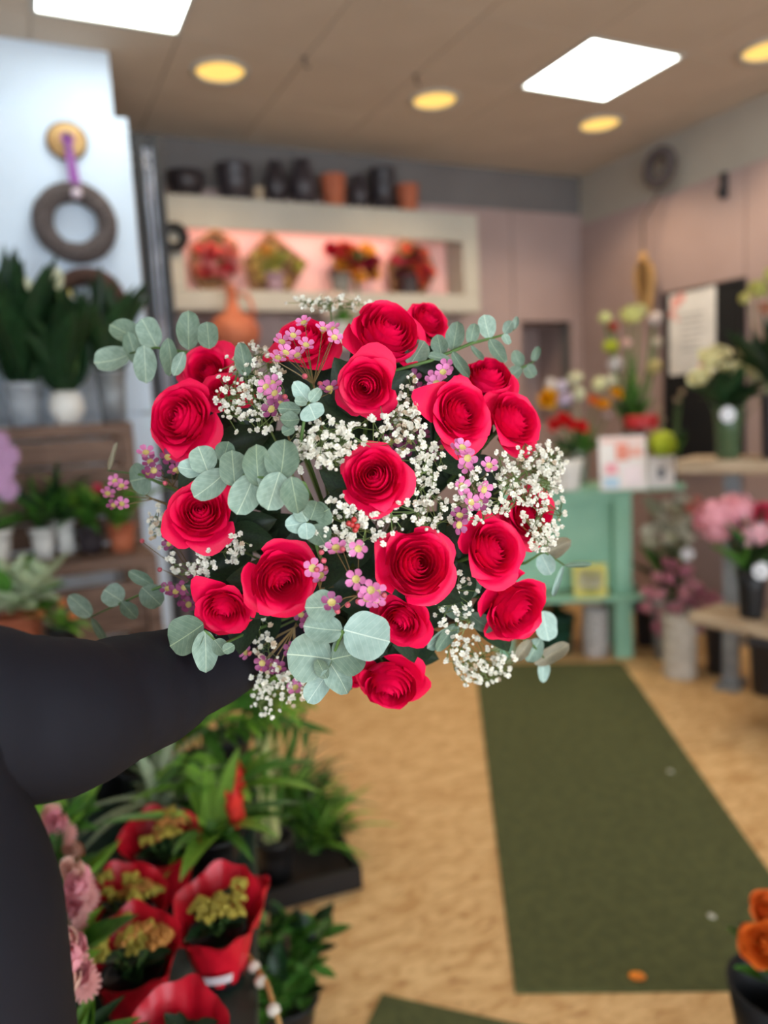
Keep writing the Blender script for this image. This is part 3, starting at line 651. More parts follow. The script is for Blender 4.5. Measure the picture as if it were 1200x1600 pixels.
# jacket: torso and sleeves as lofted cloth with folds
def loft(mb, path, rx, ry, side, n=40, fold=None, sub=8, capend=True):
    # Catmull-Rom through the path
    P_ = [Vector(p) for p in path]; pts = []; RX = []; RY = []
    for i in range(len(P_)-1):
        a, b, c, d = P_[max(i-1, 0)], P_[i], P_[i+1], P_[min(i+2, len(P_)-1)]
        for k in range(sub):
            t = k/sub; pts.append(.5*((2*b)+(c-a)*t+(2*a-5*b+4*c-d)*t*t+(3*b-a-3*c+d)*t**3)); s = t*t*(3-2*t)
            RX.append(rx[i]*(1-s)+rx[i+1]*s); RY.append(ry[i]*(1-s)+ry[i+1]*s)
    pts.append(P_[-1]); RX.append(rx[-1]); RY.append(ry[-1]); m = len(pts); vs = []; fs = []
    for i in range(m):
        t = (pts[min(i+1, m-1)]-pts[max(i-1, 0)]).normalized(); x = Vector(side); x = (x-t*x.dot(t)).normalized(); y = t.cross(x)
        for k in range(n):
            a = 2*PI*k/n; f = 1+(fold(i/(m-1), a, pts[i]) if fold else 0)
            vs.append(pts[i]+x*RX[i]*f*math.cos(a)+y*RY[i]*f*math.sin(a)-off)
    for i in range(m-1):
        for k in range(n): fs.append((i*n+k, i*n+(k+1) % n, (i+1)*n+(k+1) % n, (i+1)*n+k))
    if capend: fs.append(tuple(range(n))); 
    mb.add(vs, fs)
jm = MB()
loft(jm, [X(0, 0, zs-.62), X(0, 0, zs-.45), X(0, 0, zs-.28), X(0, 0, zs-.12), X(0, 0, zs-.0), X(0, 0, zs+.06), X(0, .005, zs+.085)], [.232, .232, .225, .225, .20, .11, .068], [.15, .15, .145, .145, .12, .09, .068], (1, 0, 0), 56,
     lambda t, a, p: .012*math.sin(5*a+9*t)+.010*math.sin(17*t+2*a)+.006*noise.noise(p*14), 10, False)
jack = jm.build('jacket', M_jack, person, True)
def folds(t, a, p):
    w = math.exp(-((t-.50)/.26)**2)
    q = 38*t+3.0*math.cos(a-.6)+1.2*a
    return w*(.09*(abs(math.sin(q*.5))**.7-.7))+.04*math.sin(9*t+1.3*a)*(1-t)+.05*noise.noise(p*16)+.025*noise.noise(p*40)
sm = MB(); cuff = wrist+(elbow-wrist).normalized()*.01
loft(sm, [X(.10, .02, zs-.02), SH+Vector((.02, .01, 0)), P(90, 1120, .60), P(210, 1085, .70), P(320, 1040, .80), P(400, 1005, .87), cuff], [.07, .072, .060, .053, .047, .042, .038], [.07, .072, .060, .053, .047, .042, .038], (0, 0, 1), 44, folds, 10, False)
sl = sm.build('sleeve', M_jack, person, True)
sm = MB(); loft(sm, [X(-.15, 0, zs-.03), X(-.21, 0, zs-.05), X(-.255, -.03, zs-.28), X(-.255, .03, zs-.49)], [.08, .075, .06, .045], [.08, .075, .06, .045], (0, 1, 0), 32, folds, 10, False); sm.build('sleeve', M_jack, person, True)
pf = MB()
for z_, dx in ((zs-.46, 0),):
    vs = []
    for i in range(9):
        a = R(-75+i*9); vs += [(.246*math.cos(a), .164*math.sin(a), z_), (.250*math.cos(a), .168*math.sin(a), z_-.05), (.234*math.cos(a), .153*math.sin(a), z_)]
    fs = []
    for i in range(8): fs += [(3*i, 3*i+3, 3*i+4, 3*i+1), (3*i+2, 3*i+5, 3*i+3, 3*i)]
    pf.add(vs, fs)
pf.build('pocket_flap', M_jack, jack, False)
tm = MB()
for s in (-1, 1):
    loft(tm, [X(s*.085, 0, zs-.42), X(s*.10, 0, zs-.55), X(s*.105, .01, (zs-.5)*.54), X(s*.105, -.01, .10)], [.105, .105, .08, .072], [.115, .115, .085, .08], (1, 0, 0), 28, lambda t, a, p: .03*noise.noise(p*9), 8, False)
tm.build('trousers', M_trous, person, True)
for s in (-1, 1):
    MB().lathe([(0, .0), (.048, .0), (.052, .02), (.050, .05), (.040, .09), (.042, .11)], 20, Matrix.Translation((s*.105, .04, 0)) @ Matrix.Diagonal((1, 2.6, 1, 1)), lambda r, z, a, i: (r*(1-.0), z) if math.sin(a) < .2 or z < .06 else (r*(1-(z-.05)*9*max(0, math.sin(a))), z)).build('shoe', M_black, person, True)
# ------------------------------------------------------------------ shop floor pieces
random.seed(21)
def slab(name, corners, z0, z1, mt, parent=None):
    n = len(corners); vs = [(c[0], c[1], z0) for c in corners]+[(c[0], c[1], z1) for c in corners]
    fs = [tuple(range(n))[::-1], tuple(range(n, 2*n))]+[(i, (i+1) % n, n+(i+1) % n, n+i) for i in range(n)]
    return MB().add(vs, fs).build(name, mt, parent)
tag(slab('floor_mat', [G(805, 1553, 0), G(1330, 1547, 0), G(972, 1037, 0), G(742, 1040, 0)], 0, .008, M_matg), 'long dark green mat runner leading to the mint green table', 'floor mat')
m2a, m2b = G(597, 1557, 0), G(792, 1601, 0); dm = (m2b-m2a).normalized(); pm = Vector((dm.y, -dm.x, 0))
tag(slab('floor_mat', [m2a, m2a+pm*.6, m2a+pm*.6+dm*.62, m2a+dm*.62], 0, .008, M_matg), 'dark green mat of which only one corner shows, before the long runner', 'floor mat')
c = G(996, 1528, .008)
M_orp = mat('orange_petal', S(240, 140, 40), .5)
tag(O('fallen_petal', leaf_mesh('fallen_petal', M_orp, 'round', .25, .1), None, leaf_M(c+Vector((-.022, 0, .006)), c+Vector((.022, .0, .004)), .034, (0, 0, 1))), 'single orange petal lying on the long green mat', 'petal')
for (x, y, lab) in ((1048, 1206, 'tiny white scrap on the far half of the long green mat'), (1111, 1432, 'tiny white scrap on the near half of the long green mat')):
    c = G(x, y, .008); tag(MB().ball(c+Vector((0, 0, .002)), .012, 8, 4, .25, .25).build('scrap', mat('scrap_white', S(200, 200, 185), .8), None), lab, 'scrap')

# ------------------------------------------------------------------ generic plant pieces
LANCE = {k: leaf_mesh('leaf', m_, 'lance', .1, .22, b_) for k, m_, b_ in (('d', M_leafd, .25), ('m', M_leafm, .25), ('l', M_leafl, .25))}
OVATE = {k: leaf_mesh('leaf', m_, 'ovate', .15, .18, .12) for k, m_ in (('d', M_leafd), ('m', M_leafm), ('l', M_leafl))}
STRAP = {k: leaf_mesh('leaf', m_, 'strap', .03, .05, .45) for k, m_ in (('d', M_leafd), ('m', M_leafm), ('l', M_leafl))}
BLADE = {k: leaf_mesh('leaf', m_, 'strap', .02, .05, .15) for k, m_ in (('d', M_leafd), ('m', M_leafm), ('l', M_leafl))}
M_silver = mat('air_plant_silver', S(160, 172, 140), .7, S(130, 146, 116), 20, var=.1)
M_varieg = mat('variegated_leaf', S(206, 212, 184), .5, S(110, 140, 84), 30, var=.1)
STRAP['s'] = leaf_mesh('leaf', M_silver, 'strap', .03, .05, .75); OVATE['v'] = leaf_mesh('leaf', M_varieg, 'ovate', .15, .2, .2)
M_palel = mat('pale_leaf', S(190, 190, 128), .5, S(160, 164, 100), 10, var=.1); BLADE['p'] = leaf_mesh('leaf', M_palel, 'strap', .02, .06, .05)
def clump(t, me, n, L, w, e0, e1, org=(0, 0, 0), jit=.02, seed=0, azr=(0, 2*PI), droop=0, lim=None):
    rn = random.Random(seed); mes = me if isinstance(me, list) else [me]
    if mes[0] in list(STRAP.values())+list(BLADE.values()): w *= 1.55
    for k in range(n):
        a = azr[0]+(azr[1]-azr[0])*((k*.381966) % 1)+rn.uniform(-.25, .25); e = R(rn.uniform(e0, e1)); l = L*rn.uniform(.7, 1.1)
        d = Vector((math.cos(a)*math.cos(e), math.sin(a)*math.cos(e), math.sin(e))); b = Vector(org)+Vector((rn.uniform(-jit, jit), rn.uniform(-jit, jit), rn.uniform(0, jit)))
        if lim:                                                         # leaves turn away from the wall behind the pot
            for ln, lc in (lim if isinstance(lim, list) else [lim]):
                nl = t.matrix_basis.to_3x3().inverted() @ ln; room = max(0, lc-(t.matrix_basis @ b).dot(ln)); x_ = d.dot(nl)
                if x_*l > room: d = d+nl*(room/l*(.4+.5*rn.random())-x_); d.normalize()
        nr = Vector((0, 0, 1))-d*d.z if abs(d.z) < .98 else Vector((math.cos(a), math.sin(a), 0))
        O('leaf', rn.choice(mes), t, leaf_M(b, b+d*l, w*rn.uniform(.8, 1.15)*l/L, nr))
def potmesh(r, h, mt, taper=.8, lip=.006, name='pot'):
    return MB().lathe([(0, 0), (r*taper, 0), (r*(taper+1)/2, h*.5), (r, h*.9), (r+lip, h*.9), (r+lip, h), (r-.004, h), (r-.008, h*.8), (0, h*.8)], 28).mesh(name, mt)
M_zinc = mat('zinc', S(150, 154, 156), .45, S(124, 128, 132), 12, metal=.3)
M_whitec = mat('white_ceramic', S(228, 224, 216), .3)
M_blackp = mat('black_plastic', S(26, 26, 28), .45)
M_terr = mat('terracotta', S(186, 104, 70), .7, S(160, 84, 56), 10)
M_dpot = mat('dark_glaze', S(62, 54, 56), .35, S(48, 42, 46), 6, var=.2)
M_soil = mat('soil', S(44, 34, 28), .95)
def joined_rose(name, mt, seed, n=13, na=6, nt=5, opn=1):
    m = MB()
    for pp in rose_petals(seed, n, na, nt, opn): m.add(*pp)
    m.lathe([(.05, -.22), (.13, -.12), (.2, .06)], 8); return m.mesh(name, mt)
FM = {}
def bloom(kind, col, rough=.5):
    key = (kind, col)
    if key in FM: return FM[key]
    mt = mat('bloom_%d_%d_%d' % col, S(*col), rough, tuple(x*.75 for x in S(*col)), 40, var=.12, trans=.2)
    if kind == 'rose': me = joined_rose('bloom', mt, 5)
    elif kind == 'tulip': me = joined_rose('bloom', mt, 9, 9, 6, 6, .55)
    elif kind == 'ball':
        m = MB(); rn = random.Random(3)
        for k in range(46):
            z = 1-2*(k+.5)/46*.8; a = k*2.4; q = math.sqrt(max(0, 1-z*z)); d = Vector((q*math.cos(a), q*math.sin(a), z)); x = d.orthogonal().normalized()*.26; y = d.cross(x.normalized())*.26
            m.add([d*.72-x, d*.98-y*.9, d*1.05+x, d*.95+y*.9], [(0, 1, 2, 3)])
        m.ball((0, 0, 0), .8, 10, 8); me = m.mesh('bloom', mt)
    elif kind == 'daisy':
        m = MB()
        for lay, (n, r, z) in enumerate(((16, 1, .05), (14, .8, .14), (10, .55, .22))):
            for k in range(n):
                a = 2*PI*(k+.5*lay)/n; ca, sa = math.cos(a), math.sin(a); vs = []
                for d, w in ((.2, .06), (.65, .14), (.95, .1), (1, .02)): vs += [(r*d*ca-w*sa, r*d*sa+w*ca, z*(1+d)), (r*d*ca+w*sa, r*d*sa-w*ca, z*(1+d))]
                m.add(vs, [(0, 1, 3, 2), (2, 3, 5, 4), (4, 5, 7, 6)])
        m.ball((0, 0, .22), .22, 10, 6, .6); me = m.mesh('bloom', mt)
    elif kind == 'cluster':
        m = MB(); rn = random.Random(4)
        for k in range(14):
            d = Vector((rn.uniform(-1, 1), rn.uniform(-1, 1), rn.uniform(-.3, .8))); m.ball(d*.62, rn.uniform(.26, .4), 6, 4)
        me = m.mesh('bud_cluster', mt)
    FM[key] = me; return me
def heads(t, root, items, stem_org, smt=M_stem, sr=.003, depthjit=.0):
    """items: (kind, colour, world point, radius, facing)"""
    m = MB(); inv = t.matrix_basis.inverted()
    for kind, col, p, r, f in items:
        q = inv @ Vector(p); fn = inv.to_3x3() @ Vector(f)
        O('bloom', bloom(kind, col), t, frame_z(fn, Vector((random.uniform(-1, 1), random.uniform(-1, 1), .3)), q-fn.normalized()*r*.5, r))
        so = Vector(stem_org); b = q-fn.normalized()*r*.6; m.tube([so+Vector((random.uniform(-.01, .01), random.uniform(-.01, .01), 0)), so*.4+b*.6+Vector((0, 0, -.01)), b], sr, 4)
    m.build('stems', smt, t)
FC = (-VIEW+Vector((0, 0, .8))).normalized()                            # towards the shop front and up

# ------------------------------------------------------------------ back wall: lit niche with arrangements
off_ = .26
nu0, nu1 = Bk(252, 396, off_).dot(U), Bk(748, 407, off_).dot(U)
nz1 = (Bk(252, 306, off_).z+Bk(748, 331, off_).z)/2; nz0 = (Bk(262, 488, off_).z+Bk(748, 485, off_).z)/2
iu0, iu1 = Bk(288, 400, off_).dot(U), Bk(724, 407, off_).dot(U); iz1 = (Bk(290, 345, off_).z+Bk(722, 362, off_).z)/2; iz0 = (Bk(288, 458, off_).z+Bk(722, 455, off_).z)/2
t = thing('display_niche', 'long cream wall niche with lit pink inside holding flower baskets', 'display niche', uv(nu0, VB-.03, nz0), RZ)
w_, h_ = nu1-nu0, nz1-nz0; a_, b_ = iu0-nu0, iu1-nu0; c_, d_ = iz0-nz0, iz1-nz0; dp = -(off_-.03)
M_pinkn = mat('pink_niche_panel', S(246, 190, 178), .7, S(240, 182, 172), 2)
bevel(MB().box(0, w_, dp, 0, d_, h_).build('top_board', M_cream, t)); bevel(MB().box(0, w_, dp, 0, 0, c_).build('bottom_board', M_cream, t))
bevel(MB().box(0, a_, dp, 0, c_, d_).build('side_board', M_cream, t)); bevel(MB().box(b_, w_, dp, 0, c_, d_).build('side_board', M_cream, t))
MB().box(a_, b_, -.012, 0, c_, d_).build('back_panel', M_pinkn, t)
MB().box(a_, b_, dp, dp+.012, d_-.045, d_).build('fascia', M_cream, t)
MB().box(a_+.03, b_-.30, dp+.02, dp+.045, d_-.018, d_-.002).build('light_strip', mat('niche_light_strip', (1, .9, .8), .5, emit=((1, .74, .66), 11)), t)
M_wick = mat('wicker', S(150, 108, 70), .8, S(110, 76, 48), 60, bump=.5)
arr = [
 (335, 402, [(335, 347), (372, 370), (378, 405), (355, 440), (318, 452), (298, 425), (296, 375)], [(238, 120, 110), (206, 48, 62), (240, 170, 140), (226, 150, 150)], 'wicker heart tray of coral and red roses in the pink niche', 0),
 (432, 405, [(418, 352), (482, 405), (452, 452), (392, 452), (378, 402)], [(196, 186, 84), (214, 150, 60), (170, 170, 90), (226, 196, 120)], 'wicker diamond tray of yellow-green flowers in the pink niche', (164, 132, 140)),
 (548, 405, None, [(200, 40, 60), (236, 170, 60), (110, 30, 50), (224, 110, 50), (150, 30, 60)], 'red, yellow and plum flower arrangement in a grey pot in the niche', (128, 124, 116)),
 (640, 402, [(628, 352), (668, 372), (684, 412), (664, 450), (612, 450), (602, 395)], [(130, 26, 60), (196, 40, 76), (90, 26, 46), (236, 96, 70), (238, 120, 84)], 'plum and coral flower arrangement with green edging in the niche', (70, 60, 62)),
]
for (cx, cy, poly, cols, lab, potc) in arr:
    o2 = .15; cc = Bk(cx, cy, o2); base = Vector((cc.x, cc.y, iz0))
    t = thing('flower_arrangement', lab, 'flower arrangement', base, RZ, 'arrangements in the niche')
    inv = t.matrix_basis.inverted(); rn = random.Random(cx)
    if poly:
        zmin = min(Bk(x, y, o2).z for x, y in poly); pts = [inv @ (Bk(x, y, o2)+Vector((0, 0, iz0-zmin+.014))) for x, y in poly]; sq = min(.93, (iz1-iz0-.03)/max(p.z for p in pts)); pts = [Vector((p.x*sq, p.y, .014+(p.z-.014)*sq)) for p in pts]
        MB().tube(pts+[pts[0], pts[1]], .014, 8).build('wicker_rim', M_wick, t, True)
        m = MB(); n = len(pts); m.add([p+Vector((0, .03, 0)) for p in pts]+[p+Vector((0, .045, 0)) for p in pts], [tuple(range(n)), tuple(range(n, 2*n))]+[(i, (i+1) % n, n+(i+1) % n, n+i) for i in range(n)]); m.build('wicker_tray', M_wick, t)
        ctr = sum(pts, Vector())/n; top = max(p.z for p in pts)
        for k in range(26):
            i = rn.randrange(n); q = ctr+(pts[i]*(s_ := rn.random())+pts[(i+1) % n]*(1-s_)-ctr)*math.sqrt(rn.uniform(.02, .72)); kk = rn.choice(cols); r = rn.uniform(.026, .042)
            O('bloom', bloom('rose', kk), t, frame_z((rn.uniform(-.4, .4), -1, rn.uniform(-.2, .6)), (0, 0, 1), q+Vector((0, -.01, 0)), r))
        clump(t, [OVATE['d'], OVATE['m']], 10, .07, .04, -30, 60, ctr+Vector((0, .0, 0)), .08, cx)
    if potc:
        pr = .055 if poly else .06; dx = -.03 if poly else -.08
        if lab.startswith('red'): dx = -.09
        O('pot', potmesh(pr, .11, mat('pot_%d' % cx, S(*potc), .6)), t, Matrix.Translation((dx, -.04, 0)))
    if not poly:
        for k in range(26):
            q = Vector((rn.uniform(-.15, .15), rn.uniform(-.03, .03), rn.uniform(.10, iz1-iz0-.10))); kk = rn.choice(cols)
            O('bloom', bloom('rose', kk), t, frame_z((q.x*2, -1, rn.uniform(-.1, .7)), (0, 0, 1), q, rn.uniform(.042, .056)))
        clump(t, [OVATE['d'], OVATE['m']], 14, .10, .05, -10, 80, (0, 0, .16), .05, cx, lim=(V, VB-.07)); MB().tube([(-.05, 0, .05), (0, 0, .25)], .012, 6).tube([(.04, 0, .0), (0, 0, .25)], .012, 6).build('stems', M_stem, t)
# pots on the niche roof
roof = [(292, .105, .14, M_dpot, 'b', 'wide dark bowl on the niche roof beside the ribbon rack'), (368, .10, .20, M_dpot, 'c', 'dark square-shouldered vase on the niche roof next to the wide bowl'), (404, .03, .09, M_plank, 'c', 'small beige cup on the niche roof between dark vases'),
        (432, .07, .24, M_dpot, 'v', 'slim dark vase on the niche roof next to the small beige cup'), (474, .085, .26, M_dpot, 'v', 'taller dark vase on the niche roof beside an orange pot'), (521, .075, .19, M_terr, 'c', 'orange terracotta pot on the niche roof between dark vases'),
        (560, .07, .20, M_dpot, 'v', 'dark vase on the niche roof between the two terracotta pots, nearest the taller pot'), (598, .08, .25, M_dpot, 'c', 'dark cylinder vase on the niche roof beside the smaller terracotta pot'), (636, .07, .17, M_terr, 'c', 'smaller terracotta pot at the end of the niche roof row')]
for (x, r, h, mt, kd, lab) in roof:
    c = Bk(x, 300, .15); c.z = nz1
    prof = {'b': [(0, 0), (r*.5, 0), (r*.9, h*.5), (r, h), (r-.01, h), (r*.8, h*.5), (0, h*.2)], 'c': [(0, 0), (r*.8, 0), (r*.95, h*.6), (r, h*.92), (r+.006, h), (r-.01, h), (r*.7, h*.3), (0, h*.3)], 'v': [(0, 0), (r*.6, 0), (r, h*.45), (r*.8, h*.75), (r*.5, h*.9), (r*.65, h), (r*.5, h), (r*.4, h*.85), (0, h*.6)]}[kd]
    o = MB().lathe(prof, 28).build('bowl' if kd == 'b' else 'vase' if mt is not M_terr else 'terracotta_pot', mt, None, True, Matrix.Translation(c)); tag(o, lab, 'bowl' if kd == 'b' else 'vase' if mt is not M_terr else 'pot', 'vessels on the niche roof')
# ribbon rack between pillar and niche
rp = P(238, 700, 3.62); rk = thing('ribbon_rack', 'narrow black rack with white ribbons beside the pillar wall', 'rack', (rp.x, rp.y, 0), RZ)
inv = rk.matrix_basis.inverted()
l0 = inv @ P(217, 350, 3.62); l1 = inv @ P(248, 350, 3.62); zt_ = P(235, 228, 3.62).z
for q in (l0, l1): bevel(MB().box(q.x-.022, q.x+.022, -.02, .02, 0, zt_).build('post', M_black, rk), .004)
MB().box(l0.x, l1.x, -.012, .012, zt_-.06, zt_-.02).box(l0.x, l1.x, -.012, .012, .4, .44).build('crossbar', M_black, rk)
M_ribw = mat('white_ribbon', S(150, 156, 170), .5, S(124, 130, 144), 10)
for k in range(2):
    x = l0.x+(l1.x-l0.x)*(k+1)/3; m = MB(); n = 24
    vs = []; z_a = zt_-.06
    for i in range(n+1):
        zz = z_a-1.2*i/n; s_ = .008*math.sin(i*.9+k); vs += [(x-.006+s_*.4, -.022+s_, zz), (x+.006+s_*.4, -.022+s_, zz)]
    m.add(vs, [(2*i, 2*i+1, 2*i+3, 2*i+2) for i in range(n)]).build('ribbon', M_ribw, rk)
q = inv @ P(222, 258, 3.58); m = MB()
for s in (-1, 1): m.torus(.035, .008, 20, 6, Matrix.Translation(q+Vector((s*.035, 0, .02))) @ Matrix.Rotation(R(90), 4, 'X') @ Matrix.Diagonal((1, .7, 1.6, 1)))
m.ball(q, .018, 8, 6).build('bow', mat('white_bow', S(226, 228, 232), .5), rk, True)

# wreaths
M_twig = mat('grey_twig', S(112, 100, 96), .9, S(74, 64, 62), 70, bump=.6, bscale=90)
M_twigb = mat('brown_twig', S(98, 70, 58), .9, S(64, 44, 38), 70, bump=.6)
def wreath(name, label, c, Rr, r, mt, nrm, cat='wreath', seed=0, strands=9):
    t = thing(name, label, cat, M=frame_z(nrm, (0, 0, 1), c)); rn = random.Random(seed)
    MB().torus(Rr, r*.86, 48, 12, None, lambda a, b: 1+.10*math.sin(13*a+3*b)).build('core', mt, t, True)
    for k in range(strands):
        ph = 2*PI*k/strands; pts = []
        for i in range(49):
            a = 2*PI*i/48; b = ph+a*5; q = r*(.95+.08*math.sin(a*7+k)); pts.append(((Rr+q*math.cos(b))*math.cos(a), (Rr+q*math.cos(b))*math.sin(a), q*math.sin(b)))
        MB().tube(pts, r*.17, 5, False).build('twig', mt, t, True)
    return t
sc3 = Lw(118, 348, .05); dW = (sc3-Vector((0, 0, CAM_Z))).dot(-CB)/FPX
wreath('wreath', 'grey twig wreath on a purple ribbon on the white pillar wall', sc3, 47*dW, 14.5*dW, M_twig, -V, seed=1)
c = Lw(104, 222, .0); t = thing('wood_slice', 'round wood slice with a hook high on the white pillar wall', 'wood slice', M=frame_z(-V, (0, 0, 1), c))
MB().lathe([(0, 0), (27*dW, 0), (28*dW, .008), (27*dW, .02), (0, .02)], 32, None, lambda r, z, a, i: (r*(1+.04*math.sin(2*a+1)), z)).build('slice', mat('cut_wood', S(206, 168, 112), .7, S(184, 142, 90), 14), t, True)
MB().lathe([(27.2*dW, .0), (29.5*dW, .002), (29.5*dW, .019), (27.2*dW, .021)], 32, None, lambda r, z, a, i: (r*(1+.04*math.sin(2*a+1)), z)).build('bark', M_twigb, t, True)
MB().tube([(0, 0, .02), (0, -.0, .06), (0, .012, .072), (0, .02, .06)], .006, 8).ball((0, 0, .02), .018, 10, 6, .5).build('hook', M_black, t, True)
hk = c-V*.055; tp = Lw(118, 300, .05)
M_purp = mat('purple_ribbon', S(150, 82, 158), .45, S(126, 60, 136), 20)
m = MB()
for dx in (-.012, .012):
    vs = []
    for i in range(9):
        s_ = i/8; q = hk*(1-s_)+(tp-V*.03)*s_+U*dx*s_; vs += [q-U*.012, q+U*.012]
    m.add(vs, [(2*i, 2*i+1, 2*i+3, 2*i+2) for i in range(8)])
m.torus(.018, .008, 16, 6, frame_z(-V, (0, 0, 1), hk-Vector((0, 0, .004))))
tag(m.build('purple_ribbon', M_purp, None, True), 'purple ribbon tying the grey wreath to the wood slice hook', 'ribbon')
tag(MB().ball(tp-V*.045+Vector((0, 0, -.02)), .022, 10, 8, .9, .15).build('ribbon_bead', mat('pale_bead', S(208, 190, 200), .5), None, True), 'pale round bead where the purple ribbon meets the grey wreath', 'bead')
c = Lw(140, 475, .06); wreath('wreath', 'brown twig wreath on the pillar wall behind the peace lilies', c, 44*dW, 13*dW, M_twigb, -V, seed=2)
c = Bk(272, 370, off_+.025); d2 = (c-Vector((0, 0, CAM_Z))).dot(-CB)/FPX; wreath('wreath', 'small black wreath hung at the end of the cream niche', c, 16*d2, 6.5*d2, M_black, -V, seed=3, strands=6)
c = Rw(1030, 262, .10); d2 = (c-Vector((0, 0, CAM_Z))).dot(-CB)/FPX; wc = c; wreath('wreath', 'grey wreath hung high on the right wall above the dried bunch', c, 23*d2, 8.5*d2, M_twig, -U, seed=4)
lo = Rw(1005, 408, .17); t = thing('dried_bunch', 'tan dried bunch tied with cord hanging under the grey wreath', 'dried bunch', lo)
m = MB().tube([wc+Vector((0, 0, -.14))-lo, Vector((0, 0, .25)), Vector((0, 0, 0))], .006, 6).build('cord', mat('dark_cord', S(74, 62, 58), .9), t)
M_dry = mat('dried_tan', S(186, 146, 92), .9, S(156, 116, 68), 30, var=.15); DRYL = leaf_mesh('stalk', M_dry, 'lance', .1, .3, .05); rn = random.Random(5)
for k in range(34):
    a = rn.uniform(0, 2*PI); s_ = rn.uniform(0, .15); l = rn.uniform(.18, .36); d = Vector((math.cos(a)*s_*1.6, math.sin(a)*s_*1.6, -1)); O('stalk', DRYL, t, leaf_M((0, 0, .02), d*l, .030, (math.cos(a), math.sin(a), 0)))
MB().torus(.02, .01, 16, 6).ball((0, 0, .02), .03, 8, 6, 1.3).build('binding', M_dry, t, True)
for (x, y, lab) in ((1133, 290, 'dark hook on the mauve panels of the right wall'), (476, 90, 'dark hook hanging from the ceiling between the downlights'), (650, 118, 'small dark hook on the ceiling beside a downlight')):
    c = Rw(x, y, .03) if x > 1000 else G(x, y, HC)
    m = MB()
    if x > 1000: m.box(-.02, .02, -.02, .02, -.07, .07, Matrix.Translation(c)).tube([c+Vector((0, 0, -.05)), c-U*.05+Vector((0, 0, -.06)), c-U*.05+Vector((0, 0, -.02))], .008, 6)
    else: m.tube([c+Vector((0, 0, .005)), c+Vector((0, 0, -.035)), c+Vector((.012, 0, -.045)), c+Vector((.02, 0, -.035))], .004, 6).ball(c, .014, 8, 4, .4)
    tag(m.build('hook', M_black, None), lab, 'hook')

# tall cabinet and jug behind the bouquet
cb = P(440, 560, 3.95); ct = P(365, 545, 3.95).z; t = thing('tall_cabinet', 'tall mauve-grey cabinet under the lit niche', 'cabinet', uv(cb.dot(U), VB-.53, 0), RZ)
M_cab = mat('cabinet_mauve_grey', S(120, 104, 104), .6)
hw = .70
bevel(MB().box(-hw, hw, -.0, .45, .08, ct-.03).build('body', M_cab, t)); bevel(MB().box(-hw-.02, hw+.02, -.03, .45, ct-.03, ct).build('top', M_cab, t)); MB().box(-hw+.03, hw-.03, .03, .43, 0, .08).build('plinth', M_black, t)
for s in (0, 1, 2):
    x0 = -hw+s*hw*2/3; d = bevel(MB().box(x0+.006, x0+hw*2/3-.006, -.018, .0, .10, ct-.05).build('door', M_cab, t)); MB().tube([(x0+.05, -.02, .95), (x0+.05, -.045, .97), (x0+.05, -.045, 1.13), (x0+.05, -.02, 1.15)], .006, 6).build('handle', M_zinc, d)
def on_cab(px): c = Bk(px, 520, .415); return Vector((c.x, c.y, ct))
t = thing('jug', 'terracotta jug with long narrow neck on the tall cabinet', 'jug', on_cab(366)); r = .13
MB().lathe([(0, 0), (.09, 0), (.13, .06), (.14, .12), (.10, .18), (.04, .21), (.028, .27), (.03, .33), (.04, .345), (.025, .345), (.02, .25), (0, .2)], 30).build('body', M_terr, t, True)
MB().tube([(.03, 0, .30), (.09, 0, .29), (.11, 0, .22), (.11, 0, .16)], .011, 8).build('handle', M_terr, t, True)
t = thing('vase_of_flowers', 'cream vase of pale blooms on the tall cabinet behind the roses', 'vase', on_cab(530))
O('vase', potmesh(.06, .15, M_whitec), t); base = on_cab(530)
heads(t, None, [('ball', (226, 206, 190), base+Vector((x, y, z)), .045, (x, -1, z)) for x, y, z in ((-.05, -.02, .22), (.04, 0, .24), (0, -.03, .29), (.07, .02, .2), (-.08, .02, .27))], (0, 0, .1))
clump(t, OVATE['m'], 12, .12, .05, 10, 70, (0, 0, .13), .02, 6)

# ------------------------------------------------------------------ left: shelf steps with peace lilies
sv = VP_-.40; sz = plane_hit(100, 664, V, sv).z; su1 = plane_hit(208, 670, V, sv).dot(U); su0 = su1-1.35
t = thing('wooden_steps_shelf', 'stepped shelf of weathered brown boards before the pillar wall', 'shelf', uv(su0, sv, 0), RZ); Lw_ = su1-su0
bevel(MB().box(0, Lw_, 0, .17, sz-.05, sz).build('plank', M_wood, t), .006); bevel(MB().box(0, Lw_, .178, .36, sz-.05, sz).build('plank', M_wood, t), .006)
z2 = plane_hit(90, 880, V, sv-.3).z
for k in range(4):
    za = z2+.01+(sz-.06-z2)*k/4; bevel(MB().box(.02, Lw_-.02, .03, .05, za, za+(sz-.06-z2)/4-.012).build('slat', M_wood, t), .004)
for k in range(2): bevel(MB().box(0, Lw_, -.34+k*.175, -.34+k*.175+.168, z2-.045, z2).build('plank', M_wood, t), .006)
for k in range(4):
    za = .12+(z2-.2)*k/4; bevel(MB().box(.02, Lw_-.02, -.30, -.28, za, za+(z2-.2)/4-.02).build('slat', M_wood, t), .004)
for x in (.0, Lw_-.05):
    MB().box(x, x+.05, -.33, -.28, 0, z2-.045).build('post', M_wood, t); MB().box(x, x+.05, .29, .34, 0, sz-.05).build('post', M_wood, t); MB().box(x, x+.05, .0, .03, 0, sz-.05).build('post', M_wood, t)
def on_sh(px, hi=True, dv=.0):
    vv = sv+.14+dv if hi else sv-.17+dv; c = plane_hit(px, 650 if hi else 870, V, vv); return Vector((c.x, c.y, sz if hi else z2))
